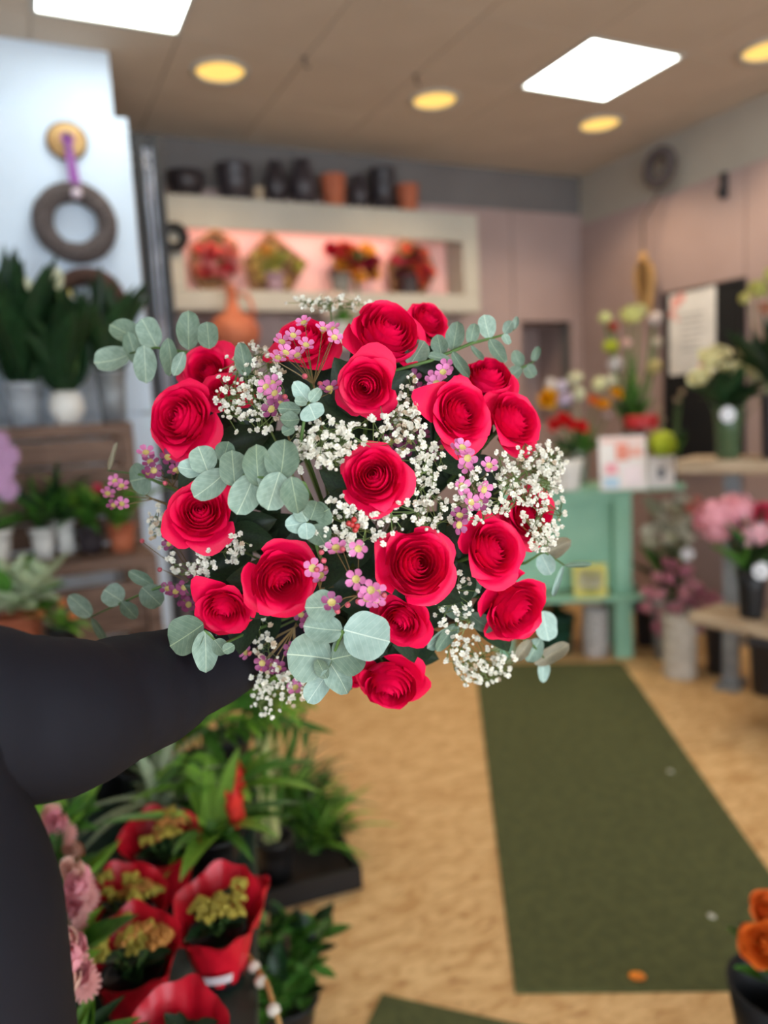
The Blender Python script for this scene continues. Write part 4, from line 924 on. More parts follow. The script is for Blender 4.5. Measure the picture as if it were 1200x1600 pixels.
M_spathe = mat('white_spathe', S(232, 230, 206), .5, S(206, 214, 170), 8, trans=.2); SPATHE = leaf_mesh('spathe', M_spathe, 'ovate', .35, .3, .1)
def peace_lily(px, r, h, mt, lab, n, L, nsp, seed, hi=True, dv=0, round_=False):
    c = on_sh(px, hi, dv); t = thing('potted_peace_lily', lab, 'potted plant', c, random.uniform(0, 6), 'peace lilies on the shelf')
    if round_: MB().lathe([(0, 0), (r*.6, 0), (r, h*.45), (r*.9, h*.85), (r*.7, h), (r*.62, h), (r*.8, h*.7), (0, h*.6)], 28).build('pot', mt, t, True)
    else: O('pot', potmesh(r, h, mt, .82), t)
    MB().lathe([(0, h*.86), (r*.8, h*.86)], 16).build('soil', M_soil, t)
    clump(t, LANCE['d'], n, L, L*.26, 50, 88, (0, 0, h*.85), .03, seed, lim=[(V, VP_-.13), (U, c.dot(U)+.13), (-U, .13-c.dot(U))])
    rn = random.Random(seed)
    for k in range(nsp):
        a = rn.uniform(0, 6.28); p = Vector((math.cos(a)*.12, math.sin(a)*.12, h+L*rn.uniform(.45, .75))); s_ = MB().tube([(0, 0, h*.8), p*.6, p], .0035, 5).build('flower_stalk', M_stem, t, True)
        O('spathe', SPATHE, t, leaf_M(p, p+Vector((math.cos(a)*.03, math.sin(a)*.03, .085)), .045, (-math.cos(a), -math.sin(a), .4)))
        MB().tube([p+Vector((0, 0, .01)), p+Vector((0, 0, .06))], .006, 6).build('spadix', mat('spadix', S(220, 200, 110), .7), t)
M_zincd = mat('zinc_pale', S(172, 176, 182), .45, S(140, 146, 152), 10)
peace_lily(40, .068, .17, M_zincd, 'lush peace lily in a tall pale zinc pot on the top plank', 44, .52, 2, 1)
peace_lily(106, .068, .13, M_whitec, 'peace lily in a round white pot on the top plank', 36, .50, 3, 2, True, -.06, True)
peace_lily(178, .058, .21, M_zinc, 'small peace lily in a tall grey zinc pot at the plank end', 28, .42, 1, 3)
peace_lily(-45, .07, .17, M_zinc, 'wide peace lily in a zinc pot at the outer plank end', 30, .5, 2, 4)
M_orch = (222, 176, 214)
c = on_sh(-8, False, -.05); t = thing('potted_orchid', 'lilac orchid in a white pot on the lower shelf step', 'orchid', c); O('pot', potmesh(.06, .13, M_whitec), t)
heads(t, None, [('daisy', M_orch, plane_hit(x, y, V, sv-.24), .042, -VIEW) for x, y in ((-6, 690), (10, 712), (2, 735), (8, 765), (-12, 755), (-18, 720))], (0, 0, .1)); clump(t, OVATE['m'], 5, .2, .07, 5, 40, (0, 0, .12), .01, 8)
for (px, lab, seed) in ((70, 'leafy plant in a white cup pot on the lower step', 31), (105, 'leafy plant in a slim white pot next to another white pot on the step', 32)):
    c = on_sh(px, False, .02 if px < 90 else .07); t = thing('potted_plant', lab, 'potted plant', c); O('pot', potmesh(.042 if px < 90 else .037, .11 if px < 90 else .13, M_whitec), t); clump(t, [STRAP['d'], STRAP['m']], 22, .26, .025, 20, 75, (0, 0, .11), .015, seed, lim=[(V, sv-.05), (U, c.dot(U)+.12), (-U, .12-c.dot(U))])
c = on_sh(144, False, .03); t = thing('potted_plant', 'plant with red flower and arching dark leaves beside the white pots', 'potted plant', c); O('pot', potmesh(.05, .1, M_dpot), t); clump(t, [STRAP['d'], STRAP['m'], STRAP['l']], 26, .30, .030, 10, 70, (0, 0, .1), .015, 33, lim=[(V, sv-.05), (U, c.dot(U)+.12), (-U, .12-c.dot(U))])
heads(t, None, [('ball', (216, 40, 84), plane_hit(152, 762, V, sv-.1), .022, FC)], (0, 0, .1))
c = on_sh(193, False, -.02); t = thing('potted_plant', 'yellow-green strap-leaved plant at the end of the lower step', 'potted plant', c); O('pot', potmesh(.05, .1, M_terr), t); clump(t, [STRAP['l'], STRAP['m']], 22, .26, .032, 10, 70, (0, 0, .1), .015, 34, lim=[(V, sv-.05), (U, c.dot(U)+.12), (-U, .12-c.dot(U))])
# floor stand with variegated plant left
q = P(45, 985, 2.42); t = thing('plant_stand', 'small wooden plant stand under the variegated plant', 'stand', (q.x, q.y, 0), RZ)
zs2 = q.z-.06; bevel(MB().box(-.22, .22, -.16, .16, zs2-.03, zs2).build('top', M_wood, t))
for sx in (-1, 1):
    for sy in (-1, 1): MB().box(sx*.19-.02, sx*.19+.02, sy*.13-.02, sy*.13+.02, 0, zs2-.03).build('leg', M_wood, t)
t = thing('potted_plant', 'bushy cream-variegated plant in a terracotta pot on the wooden stand', 'potted plant', (q.x-.03, q.y, zs2)); O('pot', potmesh(.07, .11, M_terr), t); clump(t, [OVATE['v'], OVATE['v'], OVATE['m']], 60, .15, .07, 0, 85, (0, 0, .13), .07, 41)
t = thing('potted_plant', 'small orange-tipped plant next to the variegated plant', 'potted plant', (q.x+.13, q.y-.06, zs2)); O('pot', potmesh(.045, .08, M_blackp), t); clump(t, [STRAP['l'], STRAP['m']], 14, .14, .022, 10, 70, (0, 0, .08), .01, 42)
heads(t, None, [('tulip', (232, 150, 96), Vector((q.x+.13+dx, q.y-.08, zs2+.13+dz)), .022, FC) for dx, dz in ((-.05, 0), (.02, .03), (.05, -.01))], (0, 0, .07))
# ------------------------------------------------------------------ right wall: board, poster
bl0, bl1 = Rw(1041, 520, .03).dot(V), Rw(1166, 520, .03).dot(V); bz1, bz0 = Rw(1100, 447, .03).z, Rw(1100, 730, .03).z
t = thing('black_board', 'tall black board on the mauve panels of the right wall', 'board', uv(UR-.03, bl0, bz0), RZ)
MB().box(-.02, 0, bl1-bl0+.02, -.02, .02, bz1-bz0-.02).build('board_face', mat('matt_black', S(14, 13, 15), .85), t)
for (a, b, c_, d_) in ((bl1-bl0, 0, 0, .02), (bl1-bl0, 0, bz1-bz0-.02, bz1-bz0), (bl1-bl0, bl1-bl0+.02, .02, bz1-bz0-.02), (-.02, 0, .02, bz1-bz0-.02)): MB().box(-.026, 0, a, b, c_, d_).build('edge_strip', M_black, t)
pv0, pv1 = Rw(1044, 520, .065).dot(V), Rw(1116, 520, .065).dot(V); pz1, pz0 = Rw(1080, 452, .065).z, Rw(1080, 584, .065).z
t = thing('poster', 'white poster with pink flower print on the black board', 'poster', uv(UR-.052, pv0, pz0), RZ); pw, ph = pv0-pv1, pz1-pz0
MB().box(-.004, .0, -pw, 0, 0, ph).build('sheet', mat('poster_paper', S(226, 222, 216), .6), t)
M_pp = mat('poster_pink', S(238, 170, 160), .6); M_pg = mat('poster_grey', S(176, 172, 168), .6); rn = random.Random(2)
def disc_yz(x, y, z, r, n=12): return [(x, y+r*math.cos(2*PI*k/n), z+r*math.sin(2*PI*k/n)) for k in range(n)]
for (fy, fz, r) in ((.15, .88, .05), (.28, .93, .04), (.08, .75, .035), (.85, .12, .05), (.72, .06, .04), (.92, .25, .03), (.18, .68, .02)):
    MB().add(disc_yz(-.0048, -pw*fy, ph*fz, r*min(pw, ph)*2.2), [tuple(range(12))[::-1]]).build('print_flower', M_pp, t)
for k in range(7): MB().box(-.0052, -.0045, -pw*(.78-.06*(k % 3)), -pw*.28, ph*(.70-.07*k), ph*(.70-.07*k)+ph*.022).build('print_line', M_pg, t)

# ------------------------------------------------------------------ mint green table
TZ = 4.32
A = P(760, 772, TZ+.1); B = P(1070, 760, TZ); tzt = (P(980, 760, TZ).z); dirx = Vector((B.x-A.x, B.y-A.y, 0)); wT = dirx.length; ang = math.atan2(dirx.y, dirx.x)
t = thing('mint_table', 'mint green painted wooden table with lower shelf by the right wall', 'table', (A.x, A.y, 0), ang); inv = t.matrix_basis.inverted()
dT = .40
for k in range(3): bevel(MB().box(0, wT, -.02+k*dT/3, -.02+(k+1)*dT/3-.004, tzt-.035, tzt).build('plank', M_mint, t), .006)
lx = (inv @ P(980, 900, TZ)).x; zl = P(930, 938, TZ).z
for (x, y) in ((lx, .03), (lx, dT-.09), (.08, .03), (.08, dT-.09)): bevel(MB().box(x-.05, x+.05, y-.03, y+.05, 0, tzt-.035).build('leg', M_mint, t), .006)
bevel(MB().box(.13, lx-.05, .06, .085, zl+.02, tzt-.036).build('panel', M_mint, t)); bevel(MB().box(.13, lx-.05, .0, .03, tzt-.09, tzt-.036).build('apron', M_mint, t))
bevel(MB().box(.06, lx+.12, -.06, dT-.05, zl-.03, zl).build('lower_shelf', M_mint, t), .005)
def on_t(px, d=.0, z=None):
    z = tzt if z is None else z; zz = TZ+.06+d; p = P(px, 760, zz); return Vector((p.x, p.y, z))
# cards
def card(px, wpx, z0, hpx, lab, cols, d, tilt=-8, thick=.02, name='card_box', cat='card'):
    c = on_t(px, d, z0); k = (TZ+.06+d)/FPX; w, h = wpx*k, hpx*k
    t = thing(name, lab, cat, M=Matrix.Translation(c) @ Matrix.Rotation(ang, 4, 'Z') @ Matrix.Rotation(R(tilt), 4, 'X')); bevel(MB().box(-w/2, w/2, 0, thick, 0, h).build('board', mat('card_white', S(234, 228, 222), .6), t), .002)
    for (x0, x1, z0_, z1_, cc) in cols: MB().box(-w/2+x0*w, -w/2+x1*w, -.0015, 0, z0_*h, z1_*h).build('print', mat('print_%d_%d_%d' % cc, S(*cc), .6), t)
card(975, 72, tzt, 84, 'white card with coral and blue print standing on the mint table', [(.05, .95, .88, .96, (238, 196, 186)), (.36, .62, .55, .86, (238, 150, 128)), (.6, .92, .6, .8, (240, 180, 164)), (.12, .38, .3, .5, (236, 160, 170)), (.08, .4, .05, .24, (180, 212, 232)), (.5, .9, .1, .45, (242, 226, 228))], -.22)
card(1034, 40, tzt, 48, 'white box with a grey mark under the lime flower on the mint table', [(.35, .62, .3, .66, (110, 110, 116))], -.20, 0, .09, 'white_box', 'box')
c = on_t(1034, -.155, tzt+48*(TZ-.14)/FPX); t = thing('lime_bloom', 'round lime green bloom sitting on the white box', 'flower', c)
O('bloom', bloom('ball', (190, 206, 50)), t, Matrix.Translation((0, 0, .06)) @ Matrix.Scale(.078, 4)); clump(t, OVATE['l'], 8, .07, .04, -5, 30, (0, 0, .01), .01, 51)
card(920, 52, zl, 54, 'yellow and white leaflet on the lower shelf of the mint table', [(.0, 1, .0, 1, (222, 214, 110)), (.15, .85, .3, .8, (238, 234, 216)), (.3, .7, .12, .3, (160, 190, 70))], -.08, -6, .008, 'leaflet', 'leaflet')
# vases and pots on the table
def vase(name, lab, c, r, h, mt, items, foliage=None, cat='vase of flowers', sr=.003, group=None, rim=1.0):
    t = thing(name, lab, cat, c, 0, group); MB().lathe([(0, 0), (r*.8, 0), (r*.85, h*.1), (r*.95, h*.6), (r*rim, h), (r*rim-.006, h), (r*.85, h*.6), (r*.75, h*.05), (0, h*.04)], 26).build('vase', mt, t, True)
    heads(t, None, items, (0, 0, h*.35), M_stem, sr)
    for (me, n, L, w, e0, e1, z, sd) in (foliage or []): clump(t, me, n, L, w, e0, e1, (0, 0, z), r*.5, sd)
    return t
M_glassg = glassmat('green_glass', S(96, 120, 84), .08, .55); M_glass = glassmat('clear_glass', S(200, 212, 208), .05, .3)
Zt = TZ+.22
vase('vase_of_flowers', 'glass vase of yellow ranunculus and white flowers on the mint table', on_t(905, .16), .06, .20, M_glass,
     [('rose', (246, 186, 20), P(856, 623, Zt), .060, -VIEW), ('rose', (244, 176, 16), P(942, 632, Zt), .045, FC), ('rose', (246, 190, 24), P(964, 614, Zt), .045, FC), ('ball', (228, 226, 190), P(900, 588, Zt), .045, FC), ('ball', (222, 224, 190), P(906, 612, Zt), .04, FC), ('ball', (206, 190, 214), P(884, 620, Zt), .045, FC), ('ball', (230, 222, 216), P(862, 598, Zt), .04, FC), ('ball', (216, 206, 222), P(878, 600, Zt), .035, FC), ('rose', (228, 120, 40), P(926, 625, Zt), .035, FC), ('ball', (220, 222, 176), P(938, 597, Zt), .045, FC), ('ball', (226, 226, 200), P(956, 592, Zt), .04, FC), ('tulip', (236, 214, 220), P(950, 648, Zt), .03, FC)],
     [([LANCE['m'], LANCE['d']], 22, .26, .035, 35, 80, .14, 52)])
t = vase('potted_red_flower', 'red flower in a white paper-wrapped pot on the mint table', on_t(885, -.08), .085, .17, M_whitec, [('rose', (214, 24, 34), P(890+dx, 663+dy, TZ-.02), .045, FC) for dx, dy in ((0, 0), (-25, 2), (18, 4), (-10, -8))], [([OVATE['d']], 10, .10, .06, 0, 40, .16, 53)], 'potted plant', rim=1.15)
vase('vase_of_flowers', 'tall dark vase of lime and white amaryllis on the mint table', on_t(987, .20), .055, .30, M_dpot,
     [('tulip', (222, 226, 150), P(985, 492, Zt), .095, (0, -.5, 1)), ('tulip', (226, 228, 176), P(1000, 485, Zt+.04), .07, FC), ('tulip', (218, 224, 160), P(945, 496, Zt), .06, (-.3, -.3, 1)), ('ball', (226, 212, 206), P(1025, 494, Zt), .042, FC), ('ball', (196, 60, 40), P(958, 508, Zt), .03, FC), ('ball', (194, 204, 60), P(956, 537, Zt), .045, FC), ('ball', (226, 190, 180), P(980, 533, Zt), .03, FC), ('ball', (222, 210, 190), P(1028, 532, Zt), .03, FC), ('ball', (228, 226, 226), P(963, 568, Zt), .045, -VIEW), ('ball', (220, 206, 140), P(1023, 570, Zt), .045, FC), ('ball', (224, 214, 160), P(992, 590, Zt), .03, FC)],
     [([LANCE['d'], OVATE['d'], LANCE['m']], 30, .26, .05, 64, 88, .28, 54), ([BLADE['m']], 8, .5, .02, 75, 88, .28, 55)], sr=.008)
t = thing('red_gift_box', 'flat red round box on a short stand behind the printed card', 'box', on_t(1003, -.02)); MB().lathe([(0, 0), (.06, 0), (.02, .02), (.018, .30), (.03, .32)], 20).build('stand', M_dpot, t, True); MB().lathe([(0, .32), (.09, .32), (.092, .38), (.088, .39), (0, .39)], 28).build('box', mat('red_card', S(190, 44, 48), .5), t)
t = vase('vase_of_stalks', 'small vase of pale dried stalks beside the lime bloom', on_t(1052, .02), .035, .16, M_dpot, [('tulip', (196, 176, 150), P(x, y, TZ+.08), .028, FC) for x, y in ((1030, 640), (1058, 625), (1066, 612), (1035, 655))], [([BLADE['m'], LANCE['d']], 10, .2, .02, 50, 85, .14, 56)])
# vessels on the floor below and beside the table
def speck():
    m = mat('speckled_glaze', S(214, 208, 202), .5, S(150, 144, 140), 55, detail=2); return m
c = G(931, 1023, 0); MBv = MB().lathe([(0, 0), (.082, 0), (.09, .02), (.094, .15), (.088, .27), (.092, .29), (.08, .29), (.078, .05), (0, .04)], 28).build('speckled_vase', speck(), None, True, Matrix.Translation(c) @ Matrix.Diagonal((.84, .84, 1, 1))); tag(MBv, 'speckled grey-white cylinder vase on the floor under the mint table', 'vase')
c = G(868, 1015, 0); t = thing('green_basket', 'dark green round pot on the floor under the mint table', 'pot', c); O('pot', potmesh(.12, .22, mat('dark_green_glaze', S(26, 70, 54), .4)), t); clump(t, OVATE['d'], 8, .12, .06, 10, 60, (0, 0, .2), .03, 57)
# stoneware vase with pink blossom
M_stone = mat('stoneware', S(206, 198, 184), .6, S(184, 174, 158), 20)
c = G(1062, 1056, 0); zz = (c-Vector((0, 0, CAM_Z))).dot(-CB)
t = thing('vase_of_pink_blossom', 'ribbed stoneware vase of dusty pink blossom sprays on the floor', 'vase of flowers', c)
prof = [(0, 0), (.080, 0)]+[(.084+.006*math.sin(k*1.9)+.006*k/16, .01+.34*k/16) for k in range(17)]+[(.098, .36), (.085, .36), (.075, .05), (0, .04)]
MB().lathe(prof, 30).build('vase', M_stone, t, True); rn = random.Random(8)
items = []
for (x, y) in ((1020, 905), (1035, 930), (1050, 900), (1062, 925), (1075, 885), (1085, 910), (1060, 950), (1100, 925), (1115, 935), (1095, 950), (1040, 955), (1018, 940), (1110, 950), (1080, 940), (1050, 880), (1008, 920), (1072, 960), (1125, 945), (1030, 975), (1098, 975)):
    for k in range(2): items.append(('cluster', (206, 138, 150) if rn.random() < .6 else (186, 112, 130), P(x+rn.uniform(-8, 8), y+rn.uniform(-8, 8), zz+rn.uniform(-.05, .08)), rn.uniform(.03, .045), FC))
heads(t, None, items, (0, 0, .2), M_twigb, .002)
# buckets of cut flowers
def bucket(name, lab, c, r, h, mt, items, fol=None, tagp=None, cat='bucket of flowers'):
    t = vase(name, lab, c, r, h, mt, items, fol, cat, rim=1.12)
    if tagp:
        inv = t.matrix_basis.inverted(); q = inv @ tagp; MB().lathe([(0, 0), (.038, 0), (.038, .004), (0, .004)], 16, frame_z(-VIEW, (0, 0, 1), q)).build('price_tag', mat('tag_white', S(226, 226, 228), .6), t); MB().tube([q, (q.x, q.y, h*.9)], .002, 4).build('tag_stick', M_blackp, t)
    return t
Zc = 4.02; c = G(1046, 1020, 0); c = Vector((P(1042, 900, 4.40).x, P(1042, 900, 4.40).y, 0))
rn = random.Random(9); it = [('cluster', rn.choice([(206, 206, 176), (190, 192, 160), (222, 220, 200)]), P(rn.uniform(1014, 1085), rn.uniform(775, 845), 4.38+rn.uniform(-.06, .06)), rn.uniform(.035, .05), FC) for k in range(26)]
it.append(('tulip', (240, 160, 150), P(1080, 795, 4.3), .055, FC)); it.append(('tulip', (236, 170, 160), P(1090, 782, 4.35), .045, FC))
bucket('flower_bucket', 'zinc bucket of cream waxy sprays beside the mint table leg', c, .085, .36, M_zinc, it, [([LANCE['d'], LANCE['m']], 18, .3, .03, 50, 85, .4, 61)], P(1074, 866, 4.25))
c = Vector((P(1020, 960, 4.2).x, P(1020, 960, 4.2).y, 0))
# plank bench (low) with dark vase of pink blooms
pz = P(1160, 962, 3.45).z; a = P(1098, 952, 3.62); t = thing('plank_bench', 'low bench of one pale thick plank on dark legs near the right wall', 'bench', (a.x, a.y, 0), R(-52))
bevel(MB().box(0, 1.1, -.14, .14, pz-.05, pz).build('plank', M_plank, t), .012)
for x in (.42, .98): MB().box(x, x+.03, -.10, .10, 0, pz-.05).build('leg', M_black, t)
def on_b(px, py, Z): q = P(px, py, Z); return Vector((q.x, q.y, pz))
vb = on_b(1174, 950, 3.42); Zb = 3.42
bucket('flower_bucket', 'tall black vase of pink ranunculus on the low plank bench', vb, .058, .22, M_blackp, [('ball', (250, 178, 190), P(1122, 808, Zb), .095, -VIEW+Vector((-.3, 0, .4))), ('ball', (250, 184, 196), P(1156, 792, Zb+.04), .09, FC), ('rose', (226, 60, 100), P(1198, 806, Zb), .07, FC), ('ball', (250, 192, 200), P(1184, 838, Zb-.04), .085, -VIEW), ('rose', (248, 176, 190), P(1098, 812, Zb+.05), .05, (-.6, -.4, .5)), ('rose', (240, 168, 180), P(1225, 820, Zb), .08, FC)], [([LANCE['m'], LANCE['d']], 22, .28, .04, 40, 85, .2, 62)], P(1189, 892, Zb-.08))
# high plank shelf with cream roses
hz = P(1140, 716, 3.75).z; a = P(1070, 716, 3.95); t = thing('plank_shelf', 'chest-high pale plank on a dark metal trestle near the right wall', 'shelf', (a.x, a.y, 0), R(-40))
bevel(MB().box(0, .95, -.15, .15, hz-.07, hz).build('plank', M_plank, t), .01)
for x in (.19, .8): MB().box(x, x+.07, .0, .06, 0, hz-.07).box(x-.02, x+.09, -.07, .13, 0, .02).build('trestle_leg', M_zinc if x < .5 else M_black, t)
vc = P(1137, 700, 3.72); vc.z = hz; Zr = 3.72
bucket('flower_bucket', 'green glass vase of cream roses on the chest-high plank', vc, .062, .25, M_glassg, [('rose', (238, 234, 190), P(x, y, Zr+d), r*1.05, f) for x, y, d, r, f in ((1108, 562, .02, .062, FC), (1124, 553, .06, .055, FC), (1166, 547, .03, .058, FC), (1196, 560, .0, .055, FC), (1094, 590, -.02, .056, (-.4, -.6, .6)), (1140, 583, -.06, .06, FC), (1186, 588, -.04, .06, FC), (1158, 576, 0, .05, FC), (1212, 585, 0, .06, FC))], [([OVATE['d'], LANCE['d']], 40, .20, .07, 15, 80, .26, 63)], P(1137, 648, Zr-.10))
vd = P(1206, 700, 3.60); vd.z = hz
vase('vase_of_flowers', 'tall dark-leaved arrangement with green-yellow lilies beside the cream roses', vd, .05, .3, M_dpot, [('tulip', (206, 206, 120), P(1186, 452, 3.62), .07, FC), ('tulip', (216, 210, 130), P(1163, 466, 3.6), .045, (-.8, -.2, .4)), ('tulip', (214, 150, 120), P(1196, 482, 3.6), .05, FC), ('tulip', (204, 206, 130), P(1205, 430, 3.6), .06, FC)], [([LANCE['d'], OVATE['d']], 34, .34, .06, 45, 88, .34, 64)])
# dark buckets under the planks
for (px, py, r, h, lab) in ((1010, 1006, .075, .26, 'dark grey bucket on the floor between mint table and stoneware vase'), (1128, 1050, .09, .32, 'dark bucket on the floor next to the stoneware vase'), (1200, 1082, .09, .28, 'dark bucket on the floor under the low plank bench')):
    c = G(px, py, 0); t = thing('bucket', lab, 'bucket', c); MB().lathe([(0, 0), (r*.8, 0), (r, h), (r+.008, h), (r+.008, h-.02), (r+.002, h-.03)], 26).lathe([(r, h), (r*.8, .02), (0, .02)], 26).build('body', mat('dark_grey_plastic', S(64, 64, 70), .5), t, True); MB().tube([(r*math.cos(a_), .02, h-.02+.05*math.sin(a_)*0-.1*math.sin(a_)) for a_ in [PI*k/10 for k in range(11)]], .004, 5).build('handle', M_zinc, t)
# orange bouquet at the runner's near corner
c = P(1225, 1480, 1.62); c.z = 0
fz = P(1195, 1480, 1.6)
bucket('flower_bucket', 'black bucket of orange roses beside the near end of the runner', c, .10, P(1210, 1545, 1.62).z, M_blackp, [('rose', (244, 120, 40), P(1192, 1476, 1.58), .048, (-.6, -.5, .6)), ('rose', (236, 110, 40), P(1200, 1425, 1.62), .042, FC), ('rose', (244, 130, 50), P(1232, 1460, 1.6), .05, FC), ('rose', (240, 118, 36), P(1240, 1510, 1.58), .05, FC)], [([OVATE['d'], OVATE['m']], 22, .11, .055, 5, 80, P(1210, 1530, 1.62).z, 65)])

# ------------------------------------------------------------------ low plant bench at the left
BZ = .55; er = G(402, 1500, BZ); bang = R(9.4)
t = thing('plant_bench', 'low bench with dark green top under the red-wrapped plants', 'bench', (er.x, er.y, 0), bang)
M_bg = mat('bench_dark_green', S(38, 62, 52), .5, S(28, 48, 42), 5)
bevel(MB().box(-1.25, 0, -.42, .82, BZ-.035, BZ).build('top', M_bg, t), .005)
MB().box(-1.2, -.04, -.38, .78, BZ-.10, BZ-.035).build('frame', M_black, t)
for x in (-1.18, -.06):
    for y in (-.36, .74): MB().box(x-.025, x+.025, y-.025, y+.025, 0, BZ-.1).build('leg', M_black, t)
M_red = mat('red_wrap_paper', S(208, 26, 46), .35, S(186, 14, 36), 12, var=.08, bump=.3, bscale=30)
M_budy = (178, 160, 62)
def kal(px, py, lab, seed, s=1.0, turn=0, buds=11, tall=1.0):
    c = G(px, py, BZ); rn = random.Random(seed)
    t = thing('wrapped_kalanchoe', lab, 'potted plant', c, turn, 'red-wrapped budding plants on the bench')
    MB().lathe([(0, 0), (.042*s, 0), (.05*s, .03*s), (.058*s, .10*s), (.06*s, .11*s), (.05*s, .10*s), (0, .095*s)], 24).build('pot', M_blackp, t, True)
    def wob(r, z, a, i):
        up = (.5+.5*math.cos(a-PI*.5)); wing = abs(math.sin(a*1.0))**4
        if i < 3: return r*s*(1+.03*math.sin(9*a+seed)), z*s
        k = (i-2)/5; zz = z+k*(.055*up*up*tall-.012+.006*math.sin(7*a+seed)); rr = r*(1+k*.10*up+.03*math.sin(11*a+seed)+k*.05*math.sin(5*a)); return rr*s, zz*s
    MB().lathe([(.045, .012), (.054, .04), (.066, .09), (.071, .108), (.075, .120), (.079, .130), (.083, .138), (.087, .142)], 64, None, wob).build('wrap', M_red, t, True)
    for k in range(buds):
        a = rn.uniform(-2.9, 1.2) if k % 3 else rn.uniform(0, 6.28); q = rn.uniform(.005, .066)*s; p = Vector((q*math.cos(a), q*math.sin(a), rn.uniform(.150, .185)*s))
        O('bud_cluster', bloom('cluster', M_budy if rn.random() < .75 else (190, 128, 60)), t, Matrix.Translation(p) @ Matrix.Rotation(rn.uniform(0, 6), 4, 'Z') @ Matrix.Scale(rn.uniform(.017, .023)*s, 4))
    m = MB()
    for k in range(7): a = k*.9; m.tube([(0, 0, .09*s), (.03*s*math.cos(a), .03*s*math.sin(a), .145*s)], .003, 4)
    m.build('stems', M_stem, t); clump(t, OVATE['d'], 14, .07*s, .045*s, 0, 45, (0, 0, .11*s), .02*s, seed)
    return t
t = kal(347, 1528, 'red-wrapped budding plant with a white label, nearest the bench edge', 1, .84, -.1, 12, 1.2)
lb = MB()
for i in range(7):
    a = R(-100+i*8); lb.v += [(.052*math.cos(a), .052*math.sin(a), .028), (.060*math.cos(a), .060*math.sin(a), .048)]
lb.f = [(2*i, 2*i+2, 2*i+3, 2*i+1) for i in range(6)]; lb.build('label', mat('label_white', S(226, 210, 212), .6), t)
kal(208, 1500, 'red-wrapped budding plant in the middle of the bench cluster', 2, .80, .5, 14)
kal(216, 1594, 'red-wrapped budding plant behind the crinkled red wrap at the bench front', 3, .82, .2, 14)
kal(262, 1404, 'red-wrapped budding plant below the silver air plant', 4, .88, .6, 10, .9)
kal(282, 1735, 'crinkled red-wrapped plant at the bench front end', 5, .78, .0, 0)
kal(388, 1448, 'small red-wrapped plant on the bench corner by the grass tray', 6, .48, -1.5, 3)
# silver air plant, bromeliads, palms on the bench
c = G(260, 1318, BZ); t = thing('air_plant', 'silver-green air plant with curling leaves on the bench', 'potted plant', c); O('pot', potmesh(.05, .08, M_blackp), t); clump(t, STRAP['s'], 26, .21, .022, 15, 85, (0, 0, .08), .012, 71)
for (px, py, tipx, tipy, lab, sd) in ((362, 1300, 370, 1232, 'bromeliad with the taller red flower tip on the bench', 72), (342, 1362, 368, 1275, 'bromeliad with the lower red flower tip on the bench', 73)):
    c = G(px, py, BZ); t = thing('bromeliad', lab, 'potted plant', c); O('pot', potmesh(.05, .09, M_blackp), t); clump(t, [STRAP['m'], STRAP['l']], 16, .24, .032, 20, 70, (0, 0, .08), .01, sd)
    Z = (c-Vector((0, 0, CAM_Z))).dot(-CB); q = P(tipx, tipy, Z-.05)-c; MB().tube([(0, 0, .08), (q.x*.5, q.y*.5, q.z*.6), q], .006, 6).build('stalk', M_stem, t)
    RB = leaf_mesh('bract', mat('red_bract', S(226, 62, 48), .4, S(206, 40, 40), 20, var=.1), 'ovate', .3, .2, -.1)
    for k in range(12): a = k*2.4; b0 = q+Vector((0, 0, -.03+.004*k)); O('bract', RB, t, leaf_M(b0, b0+Vector((.022*math.cos(a), .022*math.sin(a), .045)), .026, (-math.cos(a), -math.sin(a), .3)))
def frond_palm(px, py, lab, sd, n=14, L=.42, z=BZ, el=(35, 80), mt='l', pot=.06):
    c = G(px, py, z); rn = random.Random(sd); t = thing('potted_palm', lab, 'potted plant', c, 0, 'palms on the bench'); O('pot', potmesh(pot, .11, M_blackp), t)
    for k in range(n):
        a = k*2.4; e = R(rn.uniform(*el)); d = Vector((math.cos(a)*math.cos(e), math.sin(a)*math.cos(e), math.sin(e))); l = L*rn.uniform(.75, 1.1); o0 = Vector((0, 0, .1))
        pts = [o0+d*l*s_+Vector((0, 0, -.35*l*s_*s_)) for s_ in (0, .25, .5, .75, 1)]; f = MB().tube(pts, [.003, .0025, .002, .0015, .001], 4).build('frond', M_stem, t, True)
        for j in range(1, 8):
            s_ = .18+.8*j/8; p = o0+d*l*s_+Vector((0, 0, -.35*l*s_*s_)); tg = (d+Vector((0, 0, -.7*s_))).normalized(); sd_ = tg.cross(Vector((0, 0, 1))).normalized()
            for s2 in (-1, 1): q = p+(tg*.7+sd_*s2).normalized()*l*.30*(1-.5*abs(s_-.45)); O('leaflet', LANCE[mt if rn.random() < .7 else 'm'], f, leaf_M(p, q, .020, (0, 0, 1)))
frond_palm(232, 1260, 'bright green parlour palm just behind the silver air plant', 81, 9, .36)
frond_palm(316, 1248, 'bright green parlour palm behind the bromeliads', 82, 9, .38)
frond_palm(360, 1210, 'parlour palm at the far end of the bench under the bouquet', 83, 8, .38, BZ, (30, 75), 'm')
frond_palm(168, 1240, 'parlour palm on the bench under the outstretched sleeve', 84, 7, .34, BZ, (30, 70), 'm')
